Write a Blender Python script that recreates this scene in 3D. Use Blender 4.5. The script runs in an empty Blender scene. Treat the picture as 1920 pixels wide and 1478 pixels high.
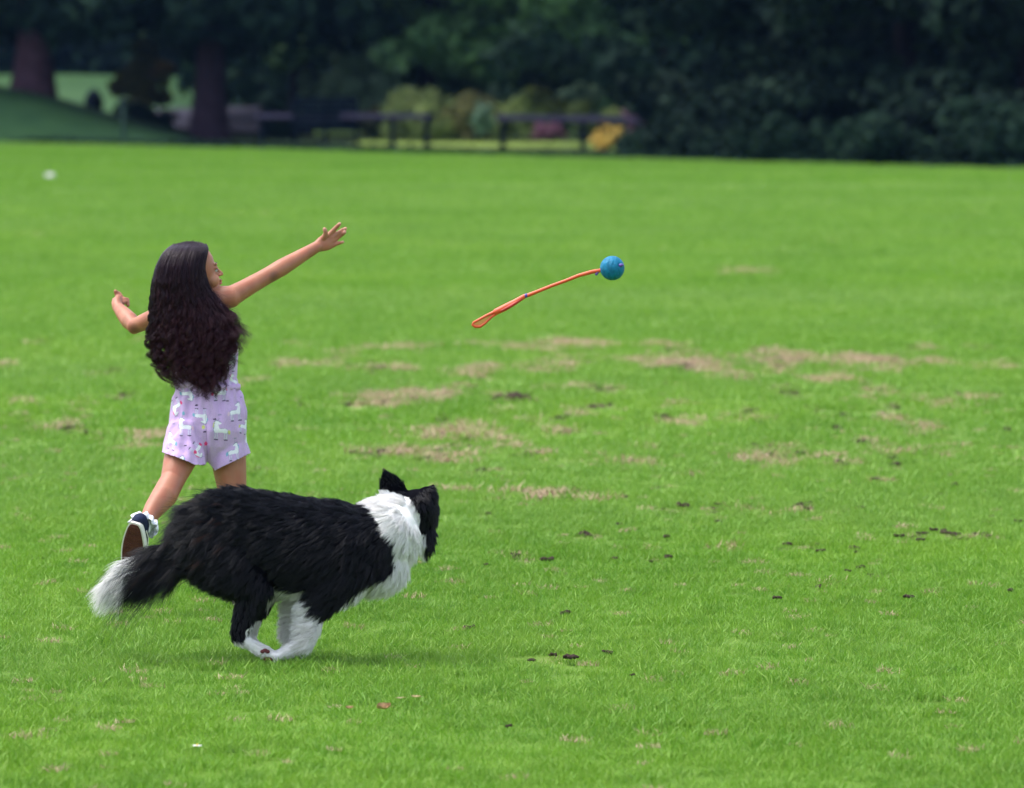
import bpy, bmesh, math, random
import numpy as np
from mathutils import Vector, Matrix

random.seed(5)
rng = np.random.default_rng(11)
S = bpy.context.scene
COL = S.collection

# ------------------------------------------------------------------ camera
CAM_H = 1.7
F = 10667.0                       # focal length in photo pixels (200 mm lens)
PITCH = math.atan(599 / F)
cam_d = bpy.data.cameras.new('camera')
cam = bpy.data.objects.new('camera', cam_d)
COL.objects.link(cam)
cam.location = (0, 0, CAM_H)
cam.rotation_euler = (math.pi / 2 - PITCH, 0, 0)
cam_d.lens = 200
cam_d.sensor_width = 36
cam_d.clip_start = 0.5
cam_d.clip_end = 3000
cam_d.dof.use_dof = True
cam_d.dof.focus_distance = 17.0
cam_d.dof.aperture_fstop = 5.2
cam_d.dof.aperture_blades = 9
S.camera = cam

# ------------------------------------------------------------------ sky, sun, exposure
SUN_EL, SUN_AZ = math.radians(66), math.radians(-75)      # azimuth from +Y towards +X
w = bpy.data.worlds.new('World')
S.world = w
w.use_nodes = True
nt = w.node_tree
nt.nodes.clear()
sky = nt.nodes.new('ShaderNodeTexSky')
sky.sky_type = 'NISHITA'
sky.sun_disc = False
sky.sun_elevation = SUN_EL
sky.sun_rotation = SUN_AZ
sky.air_density = 1.0
sky.dust_density = 2.5
sky.ozone_density = 1.0
bg = nt.nodes.new('ShaderNodeBackground')
bg.inputs['Strength'].default_value = 0.15
wo = nt.nodes.new('ShaderNodeOutputWorld')
cloud = nt.nodes.new('ShaderNodeHueSaturation')       # thin even cloud: the sky's light is nearly white
cloud.inputs['Saturation'].default_value = .60
nt.links.new(sky.outputs[0], cloud.inputs['Color'])
nt.links.new(cloud.outputs[0], bg.inputs[0])
nt.links.new(bg.outputs[0], wo.inputs[0])
sun_d = bpy.data.lights.new('sun', 'SUN')
sun_d.energy = 1.5
sun_d.angle = math.radians(42)
sun_d.color = (1.0, 0.95, 0.88)
sun = bpy.data.objects.new('sun', sun_d)
COL.objects.link(sun)
sdir = Vector((math.sin(SUN_AZ) * math.cos(SUN_EL), math.cos(SUN_AZ) * math.cos(SUN_EL), math.sin(SUN_EL)))
sun.rotation_euler = sdir.to_track_quat('Z', 'Y').to_euler()
sun.location = (0, 10, 40)
S.view_settings.view_transform = 'Standard'
S.view_settings.look = 'None'
S.view_settings.gamma = 1
S.view_settings.exposure = 1.38
S.cycles.max_bounces = 6
S.cycles.diffuse_bounces = 3
S.cycles.glossy_bounces = 2
S.cycles.transmission_bounces = 4
S.cycles.transparent_max_bounces = 8
S.cycles.use_denoising = True
S.render.hair_type = 'STRIP'

CP, SP = math.cos(PITCH), math.sin(PITCH)


def at(px, py, D):
    """world point at horizontal distance D seen at photo pixel px, py"""
    cx, cy = (px - 960) / F, -(py - 739) / F
    d = Vector((cx, CP + cy * SP, -SP + cy * CP))
    t = D / d.y
    return Vector((d.x * t, D, CAM_H + d.z * t))


def on_ground(px, py, z=0.0):
    cx, cy = (px - 960) / F, -(py - 739) / F
    d = Vector((cx, CP + cy * SP, -SP + cy * CP))
    t = (z - CAM_H) / d.z
    return Vector((d.x * t, d.y * t, z))


def to_px(P):
    P = np.asarray(P, dtype=float)
    x, y, z = P[:, 0], P[:, 1], P[:, 2] - CAM_H
    dep = y * CP - z * SP
    up = y * SP + z * CP
    return 960 + F * x / dep, 739 - F * up / dep


# ------------------------------------------------------------------ helpers: objects
def link(o, parent=None):
    COL.objects.link(o)
    if parent is not None:
        o.parent = parent
    return o


def tag(o, label=None, cat=None, group=None, kind=None):
    if label: o['label'] = label
    if cat: o['category'] = cat
    if group: o['group'] = group
    if kind: o['kind'] = kind
    return o


def empty(name, loc, label, cat, group=None):
    o = bpy.data.objects.new(name, None)
    o.location = loc
    o.empty_display_size = 0.2
    link(o)
    return tag(o, label, cat, group)


def mesh_obj(name, verts, faces, mat, parent=None, origin=None, smooth=True):
    me = bpy.data.meshes.new(name)
    V = np.asarray(verts, dtype=float).reshape(-1, 3)
    if parent is not None:
        V = V - np.array(world_loc(parent))
    elif origin is not None:
        V = V - np.array(origin)
    if isinstance(faces, np.ndarray):
        n, k = faces.shape
        me.vertices.add(len(V)); me.vertices.foreach_set('co', V.astype('f').ravel())
        me.loops.add(n * k); me.loops.foreach_set('vertex_index', faces.astype('i').ravel())
        me.polygons.add(n)
        me.polygons.foreach_set('loop_start', np.arange(0, n * k, k, dtype='i'))
        me.update(calc_edges=True)
    else:
        me.from_pydata([tuple(v) for v in V], [], faces)
    if smooth:
        me.polygons.foreach_set('use_smooth', [True] * len(me.polygons))
    if mat: me.materials.append(mat)
    o = bpy.data.objects.new(name, me)
    if parent is None and origin is not None:
        o.location = origin
    return link(o, parent)


def world_loc(o):
    p = Vector(o.location)
    q = o.parent
    while q is not None:
        p = p + Vector(q.location)
        q = q.parent
    return p


class MB:
    """collects closed shapes"""
    def __init__(self):
        self.v, self.f = [], []

    def add(self, v, f):
        b = len(self.v)
        self.v += [tuple(x) for x in v]
        self.f += [tuple(i + b for i in q) for q in f]

    def loft(self, pts, rads, n=20, up=None, caps=3):
        """rounded tube through pts; rads = r or (ra, rb); ra along 'up' side, rb across"""
        P = [Vector(p) for p in pts]
        R = [(r, r) if not isinstance(r, (tuple, list)) else r for r in rads]
        up = Vector(up) if up is not None else None
        rings = []
        T = []
        for i in range(len(P)):
            a = P[max(i - 1, 0)]; b = P[min(i + 1, len(P) - 1)]
            T.append((b - a).normalized())
        ref = up if up is not None else (Vector((0, 1, 0)) if abs(T[0].y) < .8 else Vector((1, 0, 0)))

        def frame(t):
            s = t.cross(ref).normalized()
            u = s.cross(t).normalized()
            return u, s

        def ring(c, t, ra, rb):
            u, s = frame(t)
            return [c + u * (ra * math.cos(2 * math.pi * k / n)) + s * (rb * math.sin(2 * math.pi * k / n)) for k in range(n)]
        r0 = min(R[0]); r1 = min(R[-1])
        for k in range(caps, 0, -1):
            a = k / (caps + .5) * math.pi / 2
            rings.append(ring(P[0] - T[0] * r0 * math.sin(a), T[0], R[0][0] * math.cos(a), R[0][1] * math.cos(a)))
        for i in range(len(P)):
            rings.append(ring(P[i], T[i], *R[i]))
        for k in range(1, caps + 1):
            a = k / (caps + .5) * math.pi / 2
            rings.append(ring(P[-1] + T[-1] * r1 * math.sin(a), T[-1], R[-1][0] * math.cos(a), R[-1][1] * math.cos(a)))
        v = [p for r in rings for p in r]
        f = []
        for i in range(len(rings) - 1):
            for k in range(n):
                k2 = (k + 1) % n
                f.append((i * n + k, i * n + k2, (i + 1) * n + k2, (i + 1) * n + k))
        f.append(tuple(range(n - 1, -1, -1)))
        f.append(tuple((len(rings) - 1) * n + k for k in range(n)))
        self.add(v, f)

    def ellipsoid(self, c, r, M=None, n=20, m=12):
        c = Vector(c); M = M or Matrix.Identity(3)
        v = []; f = []
        v.append(c + M @ Vector((0, 0, r[2])))
        for i in range(1, m):
            th = math.pi * i / m
            for k in range(n):
                ph = 2 * math.pi * k / n
                v.append(c + M @ Vector((r[0] * math.sin(th) * math.cos(ph), r[1] * math.sin(th) * math.sin(ph), r[2] * math.cos(th))))
        v.append(c + M @ Vector((0, 0, -r[2])))
        for k in range(n):
            f.append((0, 1 + k, 1 + (k + 1) % n))
            f.append((len(v) - 1, 1 + (m - 2) * n + (k + 1) % n, 1 + (m - 2) * n + k))
        for i in range(m - 2):
            for k in range(n):
                k2 = (k + 1) % n
                f.append((1 + i * n + k, 1 + (i + 1) * n + k, 1 + (i + 1) * n + k2, 1 + i * n + k2))
        self.add(v, f)

    def box(self, c, h, M=None, bev=0.0):
        c = Vector(c); M = M or Matrix.Identity(3)
        b = min(bev, min(h) * .45)
        v = []; bm = bmesh.new()
        bmesh.ops.create_cube(bm, size=2)
        for q in bm.verts: q.co = Vector((q.co.x * h[0], q.co.y * h[1], q.co.z * h[2]))
        if b > 0: bmesh.ops.bevel(bm, geom=bm.edges[:], offset=b, segments=2, affect='EDGES', profile=.6)
        bm.verts.index_update()
        v = [c + M @ q.co for q in bm.verts]
        f = [tuple(q.index for q in p.verts) for p in bm.faces]
        bm.free()
        self.add(v, f)

    def obj(self, name, mat, parent=None, origin=None, smooth=True):
        return mesh_obj(name, self.v, self.f, mat, parent, origin, smooth)


def remeshed(mb, voxel, smooth=3, factor=.5):
    """one continuous skin round overlapping closed shapes -> (verts, quads)"""
    me = bpy.data.meshes.new('tmp')
    me.from_pydata(mb.v, [], mb.f)
    o = bpy.data.objects.new('tmp', me)
    COL.objects.link(o)
    r = o.modifiers.new('r', 'REMESH'); r.mode = 'VOXEL'; r.voxel_size = voxel
    if smooth:
        s = o.modifiers.new('s', 'SMOOTH'); s.iterations = smooth; s.factor = factor
    dg = bpy.context.evaluated_depsgraph_get()
    ev = o.evaluated_get(dg).to_mesh()
    V = np.empty(len(ev.vertices) * 3, 'f'); ev.vertices.foreach_get('co', V)
    Fc = [tuple(p.vertices) for p in ev.polygons]
    o.evaluated_get(dg).to_mesh_clear()
    bpy.data.objects.remove(o); bpy.data.meshes.remove(me)
    return V.reshape(-1, 3).astype(float), Fc


def quads(Fc):
    q = [f if len(f) == 4 else None for f in Fc]
    if all(q): return np.array(q)
    return Fc


def vnormals(V, Fc):
    A = np.array([(f[0], f[1], f[2], f[-1]) for f in Fc])
    n = np.cross(V[A[:, 2]] - V[A[:, 0]], V[A[:, 3]] - V[A[:, 1]])
    N = np.zeros_like(V)
    for k in range(4): np.add.at(N, A[:, k], n)
    return N / (np.linalg.norm(N, axis=1, keepdims=True) + 1e-12)


def sample_surface(V, Fc, count, r=rng, weight=None):
    A = np.array([(f[0], f[1], f[2], f[-1]) for f in Fc])
    T = np.concatenate([A[:, [0, 1, 2]], A[:, [0, 2, 3]]])
    a, b, c = V[T[:, 0]], V[T[:, 1]], V[T[:, 2]]
    cr = np.cross(b - a, c - a)
    ar = np.linalg.norm(cr, axis=1)
    wgt = ar.copy()
    if weight is not None: wgt = wgt * weight((a + b + c) / 3)
    idx = r.choice(len(T), count, p=wgt / wgt.sum())
    u, v = r.random(count), r.random(count)
    m = u + v > 1; u[m], v[m] = 1 - u[m], 1 - v[m]
    P = a[idx] + (b[idx] - a[idx]) * u[:, None] + (c[idx] - a[idx]) * v[:, None]
    NV = vnormals(V, Fc)
    N = NV[T[idx, 0]] + NV[T[idx, 1]] + NV[T[idx, 2]]
    return P, N / (np.linalg.norm(N, axis=1, keepdims=True) + 1e-12)


def hair_obj(name, P, R, mat, parent):
    """P: (n, k, 3) strands in world space, R: (n, k) radii"""
    n, k, _ = P.shape
    c = bpy.data.hair_curves.new(name)
    c.add_curves([k] * n)
    P = P - np.array(world_loc(parent))
    c.attributes['position'].data.foreach_set('vector', P.astype('f').ravel())
    a = c.attributes.new('radius', 'FLOAT', 'POINT')
    a.data.foreach_set('value', R.astype('f').ravel())
    c.materials.append(mat)
    return link(bpy.data.objects.new(name, c), parent)


def smoothnoise(P, scale, seed, oct=3):
    """cheap smooth 3-D noise in [-1, 1] from random sines"""
    r = np.random.default_rng(seed)
    out = np.zeros(len(P)); amp = 1.0; tot = 0
    for o in range(oct):
        for k in range(5):
            d = r.normal(size=3); d /= np.linalg.norm(d)
            out += amp * np.sin((P @ d) * (6.283 / scale) * (0.7 + .6 * r.random()) + r.random() * 6.28)
        tot += amp * 2.2; amp *= .55; scale *= .5
    return np.clip(out / tot, -1, 1)


def in_poly(x, y, poly):
    x = np.asarray(x, float); y = np.asarray(y, float)
    ins = np.zeros(x.shape, bool)
    n = len(poly)
    for i in range(n):
        x0, y0 = poly[i]; x1, y1 = poly[(i + 1) % n]
        if y0 == y1: continue
        c = ((y0 > y) != (y1 > y)) & (x < (x1 - x0) * (y - y0) / (y1 - y0) + x0)
        ins ^= c
    return ins


# ------------------------------------------------------------------ helpers: materials
def mat_new(name):
    m = bpy.data.materials.new(name)
    m.use_nodes = True
    t = m.node_tree
    t.nodes.clear()
    return m, t, t.nodes.new('ShaderNodeOutputMaterial')


def N_(t, kind, **kw):
    n = t.nodes.new(kind)
    for k, v in kw.items():
        if hasattr(n, k): setattr(n, k, v)
        else: n.inputs[k].default_value = v
    return n


def L_(t, a, b): t.links.new(a, b)


def mix_col(t, fac, a, b, mode='MIX'):
    n = t.nodes.new('ShaderNodeMix'); n.data_type = 'RGBA'; n.blend_type = mode
    for i, v in ((0, fac), (6, a), (7, b)):
        if isinstance(v, (int, float)): n.inputs[i].default_value = v
        elif isinstance(v, tuple): n.inputs[i].default_value = (*v, 1) if len(v) == 3 else v
        else: t.links.new(v, n.inputs[i])
    return n.outputs[2]


def ramp(t, src, stops):
    n = t.nodes.new('ShaderNodeValToRGB')
    e = n.color_ramp.elements
    while len(e) < len(stops): e.new(.5)
    for k, (p, c) in enumerate(stops):
        e[k].position = p
        e[k].color = (*c, 1) if isinstance(c, tuple) else (c, c, c, 1)
    t.links.new(src, n.inputs[0])
    return n.outputs[0]


def noise(t, vec, scale, detail=4, rough=.55, dist=0.0):
    n = t.nodes.new('ShaderNodeTexNoise')
    n.inputs['Scale'].default_value = scale
    n.inputs['Detail'].default_value = detail
    n.inputs['Roughness'].default_value = rough
    n.inputs['Distortion'].default_value = dist
    if vec is not None: t.links.new(vec, n.inputs['Vector'])
    return n.outputs[0]


def plain(name, col, rough=.6, var=.15, scale=20, bump=.0, spec=.4, sheen=0, sss=0, attr=None, coat=0):
    m, t, out = mat_new(name)
    b = N_(t, 'ShaderNodeBsdfPrincipled')
    tc = t.nodes.new('ShaderNodeTexCoord')
    nz = noise(t, tc.outputs['Object'], scale)
    if attr:
        at_ = t.nodes.new('ShaderNodeAttribute'); at_.attribute_name = attr
        base = at_.outputs['Color']
        c = mix_col(t, 1.0, base, ramp(t, nz, [(.3, 1 - var), (.7, 1.0)]), 'MULTIPLY')
    else:
        c = ramp(t, nz, [(.3, tuple(x * (1 - var) for x in col)), (.7, tuple(min(1, x * (1 + var)) for x in col))])
    L_(t, c, b.inputs['Base Color'])
    b.inputs['Roughness'].default_value = rough
    b.inputs['Specular IOR Level'].default_value = spec
    if sheen:
        b.inputs['Sheen Weight'].default_value = sheen
    if coat: b.inputs['Coat Weight'].default_value = coat
    if sss:
        b.inputs['Subsurface Weight'].default_value = sss
        b.inputs['Subsurface Radius'].default_value = (.012, .005, .003)
        b.inputs['Subsurface Scale'].default_value = 1.0
    if bump:
        bp = t.nodes.new('ShaderNodeBump'); bp.inputs['Strength'].default_value = bump; bp.inputs['Distance'].default_value = .01
        L_(t, nz, bp.inputs['Height']); L_(t, bp.outputs[0], b.inputs['Normal'])
    L_(t, b.outputs[0], out.inputs[0])
    return m


def leafmat(name, c1, c2, c3=None, trans=.3, rough=.5, nscale=.6, spec=.25):
    """foliage: varies leaf by leaf and in patches"""
    m, t, out = mat_new(name)
    g = t.nodes.new('ShaderNodeNewGeometry')
    nz = noise(t, g.outputs['Position'], nscale, 3)
    a = ramp(t, nz, [(.35, c1), (.65, c2)])
    col = mix_col(t, ramp(t, g.outputs['Random Per Island'], [(.3, 0.0), (1.0, .8)]), a, c3 or tuple(x * 1.5 for x in c2))
    d = N_(t, 'ShaderNodeBsdfPrincipled'); d.inputs['Roughness'].default_value = rough
    d.inputs['Specular IOR Level'].default_value = spec
    L_(t, col, d.inputs['Base Color'])
    tr = t.nodes.new('ShaderNodeBsdfTranslucent'); L_(t, col, tr.inputs[0])
    mx = t.nodes.new('ShaderNodeMixShader'); mx.inputs[0].default_value = trans
    L_(t, d.outputs[0], mx.inputs[1]); L_(t, tr.outputs[0], mx.inputs[2]); L_(t, mx.outputs[0], out.inputs[0])
    return m


# ================================================================== THE FIELD
# worn patches of the turf: photo x, y, half width, half height, strength, dark(earth) share
PATCH = [
 (1060,648,75,5,.8,.1),(1225,648,18,4,.6,.1),(915,648,30,4,.35,0),(560,684,32,6,.7,.5),(697,690,24,6,.8,.6),(888,700,28,8,.8,.3),
 (985,692,10,5,.5,.4),(1050,690,32,8,.8,.3),(1290,679,44,10,.95,.35),(1335,690,30,7,.6,.2),(1440,680,40,10,.95,.4),(1500,676,35,8,.8,.3),
 (1600,681,50,9,.95,.2),(1670,683,34,10,.95,.3),(1755,681,26,6,.6,.1),(1740,657,22,5,.7,.4),(1560,712,40,7,.6,.3),(1380,708,22,6,.5,.3),
 (1840,690,40,5,.35,0),(740,655,60,5,.35,.1),(640,665,40,4,.3,.1),(1455,665,20,6,.6,.3),(1655,700,20,5,.5,.2),
 (690,752,42,9,.9,.2),(745,748,34,9,.85,.2),(825,747,18,6,.7,.2),(965,751,26,6,.9,.9),(932,749,7,6,.9,1),(990,753,12,4,.8,.8),
 (90,802,40,9,.85,.6),(130,808,20,8,.7,.5),(165,817,12,5,.9,.9),(280,818,22,7,.7,.1),(240,841,28,6,.7,.2),(10,684,14,5,.7,.1),
 (875,803,30,9,.7,.4),(905,815,24,7,.7,.3),(820,815,50,9,.65,.3),(1000,796,16,7,.6,.6),(1035,812,24,7,.55,.2),(930,830,20,6,.6,.4),
 (700,852,40,6,.6,.5),(755,852,46,9,.9,.6),(805,856,24,9,.9,.5),(868,861,30,7,.9,.2),(1010,856,22,6,.8,.1),(1100,860,40,5,.3,0),
 (1480,735,14,6,.7,.8),(1375,787,14,6,.5,.4),(1425,788,14,5,.5,.3),(1740,806,20,5,.6,.1),(1800,838,22,5,.4,.1),
 (1425,864,34,9,.85,.3),(1455,870,22,7,.7,.4),(1500,862,16,6,.5,.1),(1640,905,20,5,.5,.4),(1560,870,20,6,.5,.6),(1675,865,10,6,.5,.7),
 (1020,931,58,8,.9,.3),(885,921,24,5,.5,0),(1330,700,20,5,.5,.3),(1690,795,20,5,.3,.3),(1130,670,40,5,.3,.1),
 (1500,960,30,9,.4,.6),(1440,965,24,7,.35,.3),(1380,965,20,7,.35,.4),(1565,962,24,7,.4,.5),(700,690,60,4,.3,.1),
 (440,400,48,5,.45,0),(1405,511,36,5,.5,0),(1560,451,50,4,.4,0),(1800,400,60,4,.4,0),(60,439,60,4,.4,0),(820,455,110,4,.3,0),(1380,468,120,4,.3,0),
 (300,640,30,5,.3,0),(560,648,16,4,.5,.1),(1250,790,14,5,.5,.7),(1610,830,10,9,.4,.9),(1780,760,60,8,.3,.1),(1060,1240,26,6,.3,.6),
]
_r = random.Random(8)
for _ in range(75):
    PATCH.append((_r.uniform(620, 1910), _r.uniform(640, 885), _r.uniform(8, 26), _r.uniform(3, 6), _r.uniform(.4, .85), _r.choice((0, .3, .6, .9))))
for _ in range(34):
    PATCH.append((_r.uniform(880, 1915), _r.uniform(890, 1110), _r.uniform(6, 16), _r.uniform(4, 7), _r.uniform(.4, .8), _r.choice((.4, .8, 1))))
for _ in range(16):
    PATCH.append((_r.uniform(0, 640), _r.uniform(640, 880), _r.uniform(8, 22), _r.uniform(3, 6), _r.uniform(.35, .7), _r.choice((0, .4, .8))))
PW = []
for (x, y, hw, hh, st, dk) in PATCH:
    c = on_ground(x, y); a = on_ground(x, y + hh); b = on_ground(x, y - hh)
    PW.append((c.x, c.y, hw * c.y / F, (b.y - a.y) / 2, st, dk))


def wear(X, Y):
    """share of worn turf and of bare earth at ground points"""
    P = np.stack([X, Y * .35, np.zeros_like(X)], 1)
    n1 = smoothnoise(P, .16, 3, 3); n2 = smoothnoise(P, .05, 4, 2)
    tan = np.zeros(len(X)); dark = np.zeros(len(X))
    for (cx, cy, rx, ry, st, dk) in PW:
        m = (np.abs(X - cx) < rx * 2.2) & (np.abs(Y - cy) < ry * 2.2)
        if not m.any(): continue
        d = np.sqrt(((X[m] - cx) / rx) ** 2 + ((Y[m] - cy) / ry) ** 2)
        v = np.clip(1.22 - d + 1.15 * n1[m] + 1.0 * n2[m], 0, 1) * st
        tan[m] = np.maximum(tan[m], v)
        dv = np.clip((v - (1 - dk) * .75) * 2.5 + .8 * n2[m] * dk, 0, 1) * (dk > .15)
        dark[m] = np.maximum(dark[m], dv * (v > .2))
    return tan, dark


EDGE_L = on_ground(0, 268); EDGE_R = on_ground(1920, 318)   # far edge of the mown field


def edge_y(x):
    t = (x - EDGE_L.x) / (EDGE_R.x - EDGE_L.x)
    return EDGE_L.y + (EDGE_R.y - EDGE_L.y) * t


def grass_color_nodes(t, straw=True):
    """turf colour from the place it stands on: mottles and faint mowing bands"""
    g = t.nodes.new('ShaderNodeNewGeometry')
    mp = t.nodes.new('ShaderNodeMapping'); mp.inputs['Scale'].default_value = (.55, .28, 0)
    L_(t, g.outputs['Position'], mp.inputs['Vector'])
    n1 = noise(t, mp.outputs[0], 1.0, 4, .6, .4)
    mp2 = t.nodes.new('ShaderNodeMapping'); mp2.inputs['Scale'].default_value = (3.2, 1.4, 0)
    L_(t, g.outputs['Position'], mp2.inputs['Vector'])
    n2 = noise(t, mp2.outputs[0], 1.0, 3, .6)
    mp3 = t.nodes.new('ShaderNodeMapping'); mp3.inputs['Scale'].default_value = (.03, .16, 0); mp3.inputs['Rotation'].default_value = (0, 0, .12)
    L_(t, g.outputs['Position'], mp3.inputs['Vector'])
    n3 = noise(t, mp3.outputs[0], 1.0, 3, .6)
    c = ramp(t, n1, [(.32, (.108, .258, .016)), (.5, (.154, .328, .021)), (.68, (.208, .378, .030))])
    c = mix_col(t, ramp(t, n2, [(.35, 0.0), (.8, .28)]), c, (.24, .39, .04))
    c = mix_col(t, ramp(t, n3, [(.40, 0.0), (.64, .60)]), c, (.25, .39, .095))
    mp4 = t.nodes.new('ShaderNodeMapping'); mp4.inputs['Scale'].default_value = (7, 5, 0)
    L_(t, g.outputs['Position'], mp4.inputs['Vector'])
    n4 = noise(t, mp4.outputs[0], 1.0, 3, .65)
    c = mix_col(t, ramp(t, n4, [(.32, .62), (.55, 0.0)]), c, (.080, .212, .014))
    return c, g


def make_grass_mat(name, trans=.35):
    m, t, out = mat_new(name)
    c, g = grass_color_nodes(t)
    oi = t.nodes.new('ShaderNodeObjectInfo')
    c = mix_col(t, ramp(t, oi.outputs['Random'], [(0, .0), (1, .50)]), c, (.085, .24, .012))
    c = mix_col(t, ramp(t, g.outputs['Random Per Island'], [(.5, .0), (1, .55)]), c, (.31, .45, .085))
    d = N_(t, 'ShaderNodeBsdfPrincipled'); d.inputs['Roughness'].default_value = .5
    d.inputs['Specular IOR Level'].default_value = .24
    L_(t, c, d.inputs['Base Color'])
    tr = t.nodes.new('ShaderNodeBsdfTranslucent'); L_(t, c, tr.inputs[0])
    mx = t.nodes.new('ShaderNodeMixShader'); mx.inputs[0].default_value = trans
    L_(t, d.outputs[0], mx.inputs[1]); L_(t, tr.outputs[0], mx.inputs[2]); L_(t, mx.outputs[0], out.inputs[0])
    return m


def make_ground_mat():
    m, t, out = mat_new('turf_ground')
    c, g = grass_color_nodes(t)
    a = t.nodes.new('ShaderNodeAttribute'); a.attribute_name = 'wear'
    sep = t.nodes.new('ShaderNodeSeparateColor'); L_(t, a.outputs['Color'], sep.inputs[0])
    n = noise(t, g.outputs['Position'], 30, 4)
    straw = ramp(t, n, [(.3, (.30, .20, .12)), (.7, (.46, .34, .22))])
    earth = ramp(t, n, [(.3, (.045, .03, .03)), (.7, (.13, .085, .065))])
    c = mix_col(t, .62, c, (.05, .09, .015))
    c = mix_col(t, sep.outputs[0], c, straw)
    c = mix_col(t, sep.outputs[1], c, earth)
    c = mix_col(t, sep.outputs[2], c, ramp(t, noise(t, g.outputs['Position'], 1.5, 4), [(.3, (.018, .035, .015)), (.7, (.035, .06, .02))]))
    b = N_(t, 'ShaderNodeBsdfPrincipled'); b.inputs['Roughness'].default_value = .9; b.inputs['Specular IOR Level'].default_value = .1
    L_(t, c, b.inputs['Base Color'])
    bp = t.nodes.new('ShaderNodeBump'); bp.inputs['Strength'].default_value = .6; bp.inputs['Distance'].default_value = .02
    L_(t, n, bp.inputs['Height']); L_(t, bp.outputs[0], b.inputs['Normal'])
    L_(t, b.outputs[0], out.inputs[0])
    return m


GRASS = make_grass_mat('grass_blades')
GROUND = make_ground_mat()


def ground_sheet():
    xs = np.concatenate([[-88, -60, -30, -15, -9], np.linspace(-6, 6, 300), [9, 15, 30, 60, 88]])
    ys = np.concatenate([[-48, -20, 0, 6, 10], np.linspace(12, 50, 480), np.linspace(51, 160, 110), [175, 200, 268]])
    X, Y = np.meshgrid(xs, ys)
    x, y = X.ravel(), Y.ravel()
    P = np.stack([x, y, np.zeros_like(x)], 1)
    near = (np.abs(x) < 8) & (y > 11) & (y < 60)
    z = np.where(near, .006 * smoothnoise(P, .9, 21, 3), 0)
    V = np.stack([x, y, z], 1)
    nx, ny = len(xs), len(ys)
    i, j = np.meshgrid(np.arange(nx - 1), np.arange(ny - 1))
    a = (j * nx + i).ravel()
    Fq = np.stack([a, a + 1, a + nx + 1, a + nx], 1)
    o = mesh_obj('ground', V, Fq, GROUND)
    tan, dark = wear(x, y)
    past_edge = (y < 175) & (y > edge_y(x) + 0.3)  # ground past the field's edge, given a darker colour
    col = np.stack([tan, dark, past_edge.astype(float), np.ones_like(x)], 1)
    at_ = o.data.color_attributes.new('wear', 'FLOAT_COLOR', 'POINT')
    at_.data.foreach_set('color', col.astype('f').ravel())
    tag(o, kind='structure')


ground_sheet()


def tuft_mesh(name, nb, rad, h, wd, mat, lean=.5, seed=0, flat=0.0):
    # grass blades as bent tapering strips
    r = np.random.default_rng(seed)
    V = []; Fc = []
    for k in range(nb):
        a = r.random() * 6.283; q = rad * math.sqrt(r.random())
        bx, by = q * math.cos(a), q * math.sin(a)
        hh = h * (.55 + .75 * r.random()); ww = wd * (.7 + .6 * r.random())
        d = r.random() * 6.283; fx = r.random() * 6.283
        ln = lean * r.random() ** .8 * hh
        if flat: ln = hh * (.8 + r.random()); hh *= .25
        dx, dy = math.cos(d), math.sin(d); wx, wy = math.cos(fx) * ww / 2, math.sin(fx) * ww / 2
        b = len(V)
        for (u, s) in ((0, 1.0), (.5, .85), (.85, .5)):
            ox, oy = bx + dx * ln * u ** 2, by + dy * ln * u ** 2
            z = hh * (u - .12 * u * u)
            V += [(ox - wx * s, oy - wy * s, z - .004), (ox + wx * s, oy + wy * s, z - .004)]
        V.append((bx + dx * ln, by + dy * ln, hh * .88))
        Fc += [(b, b + 1, b + 3, b + 2), (b + 2, b + 3, b + 5, b + 4), (b + 4, b + 5, b + 6)]
    me = bpy.data.meshes.new(name)
    me.from_pydata(V, [], Fc)
    me.materials.append(mat)
    return me


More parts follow.
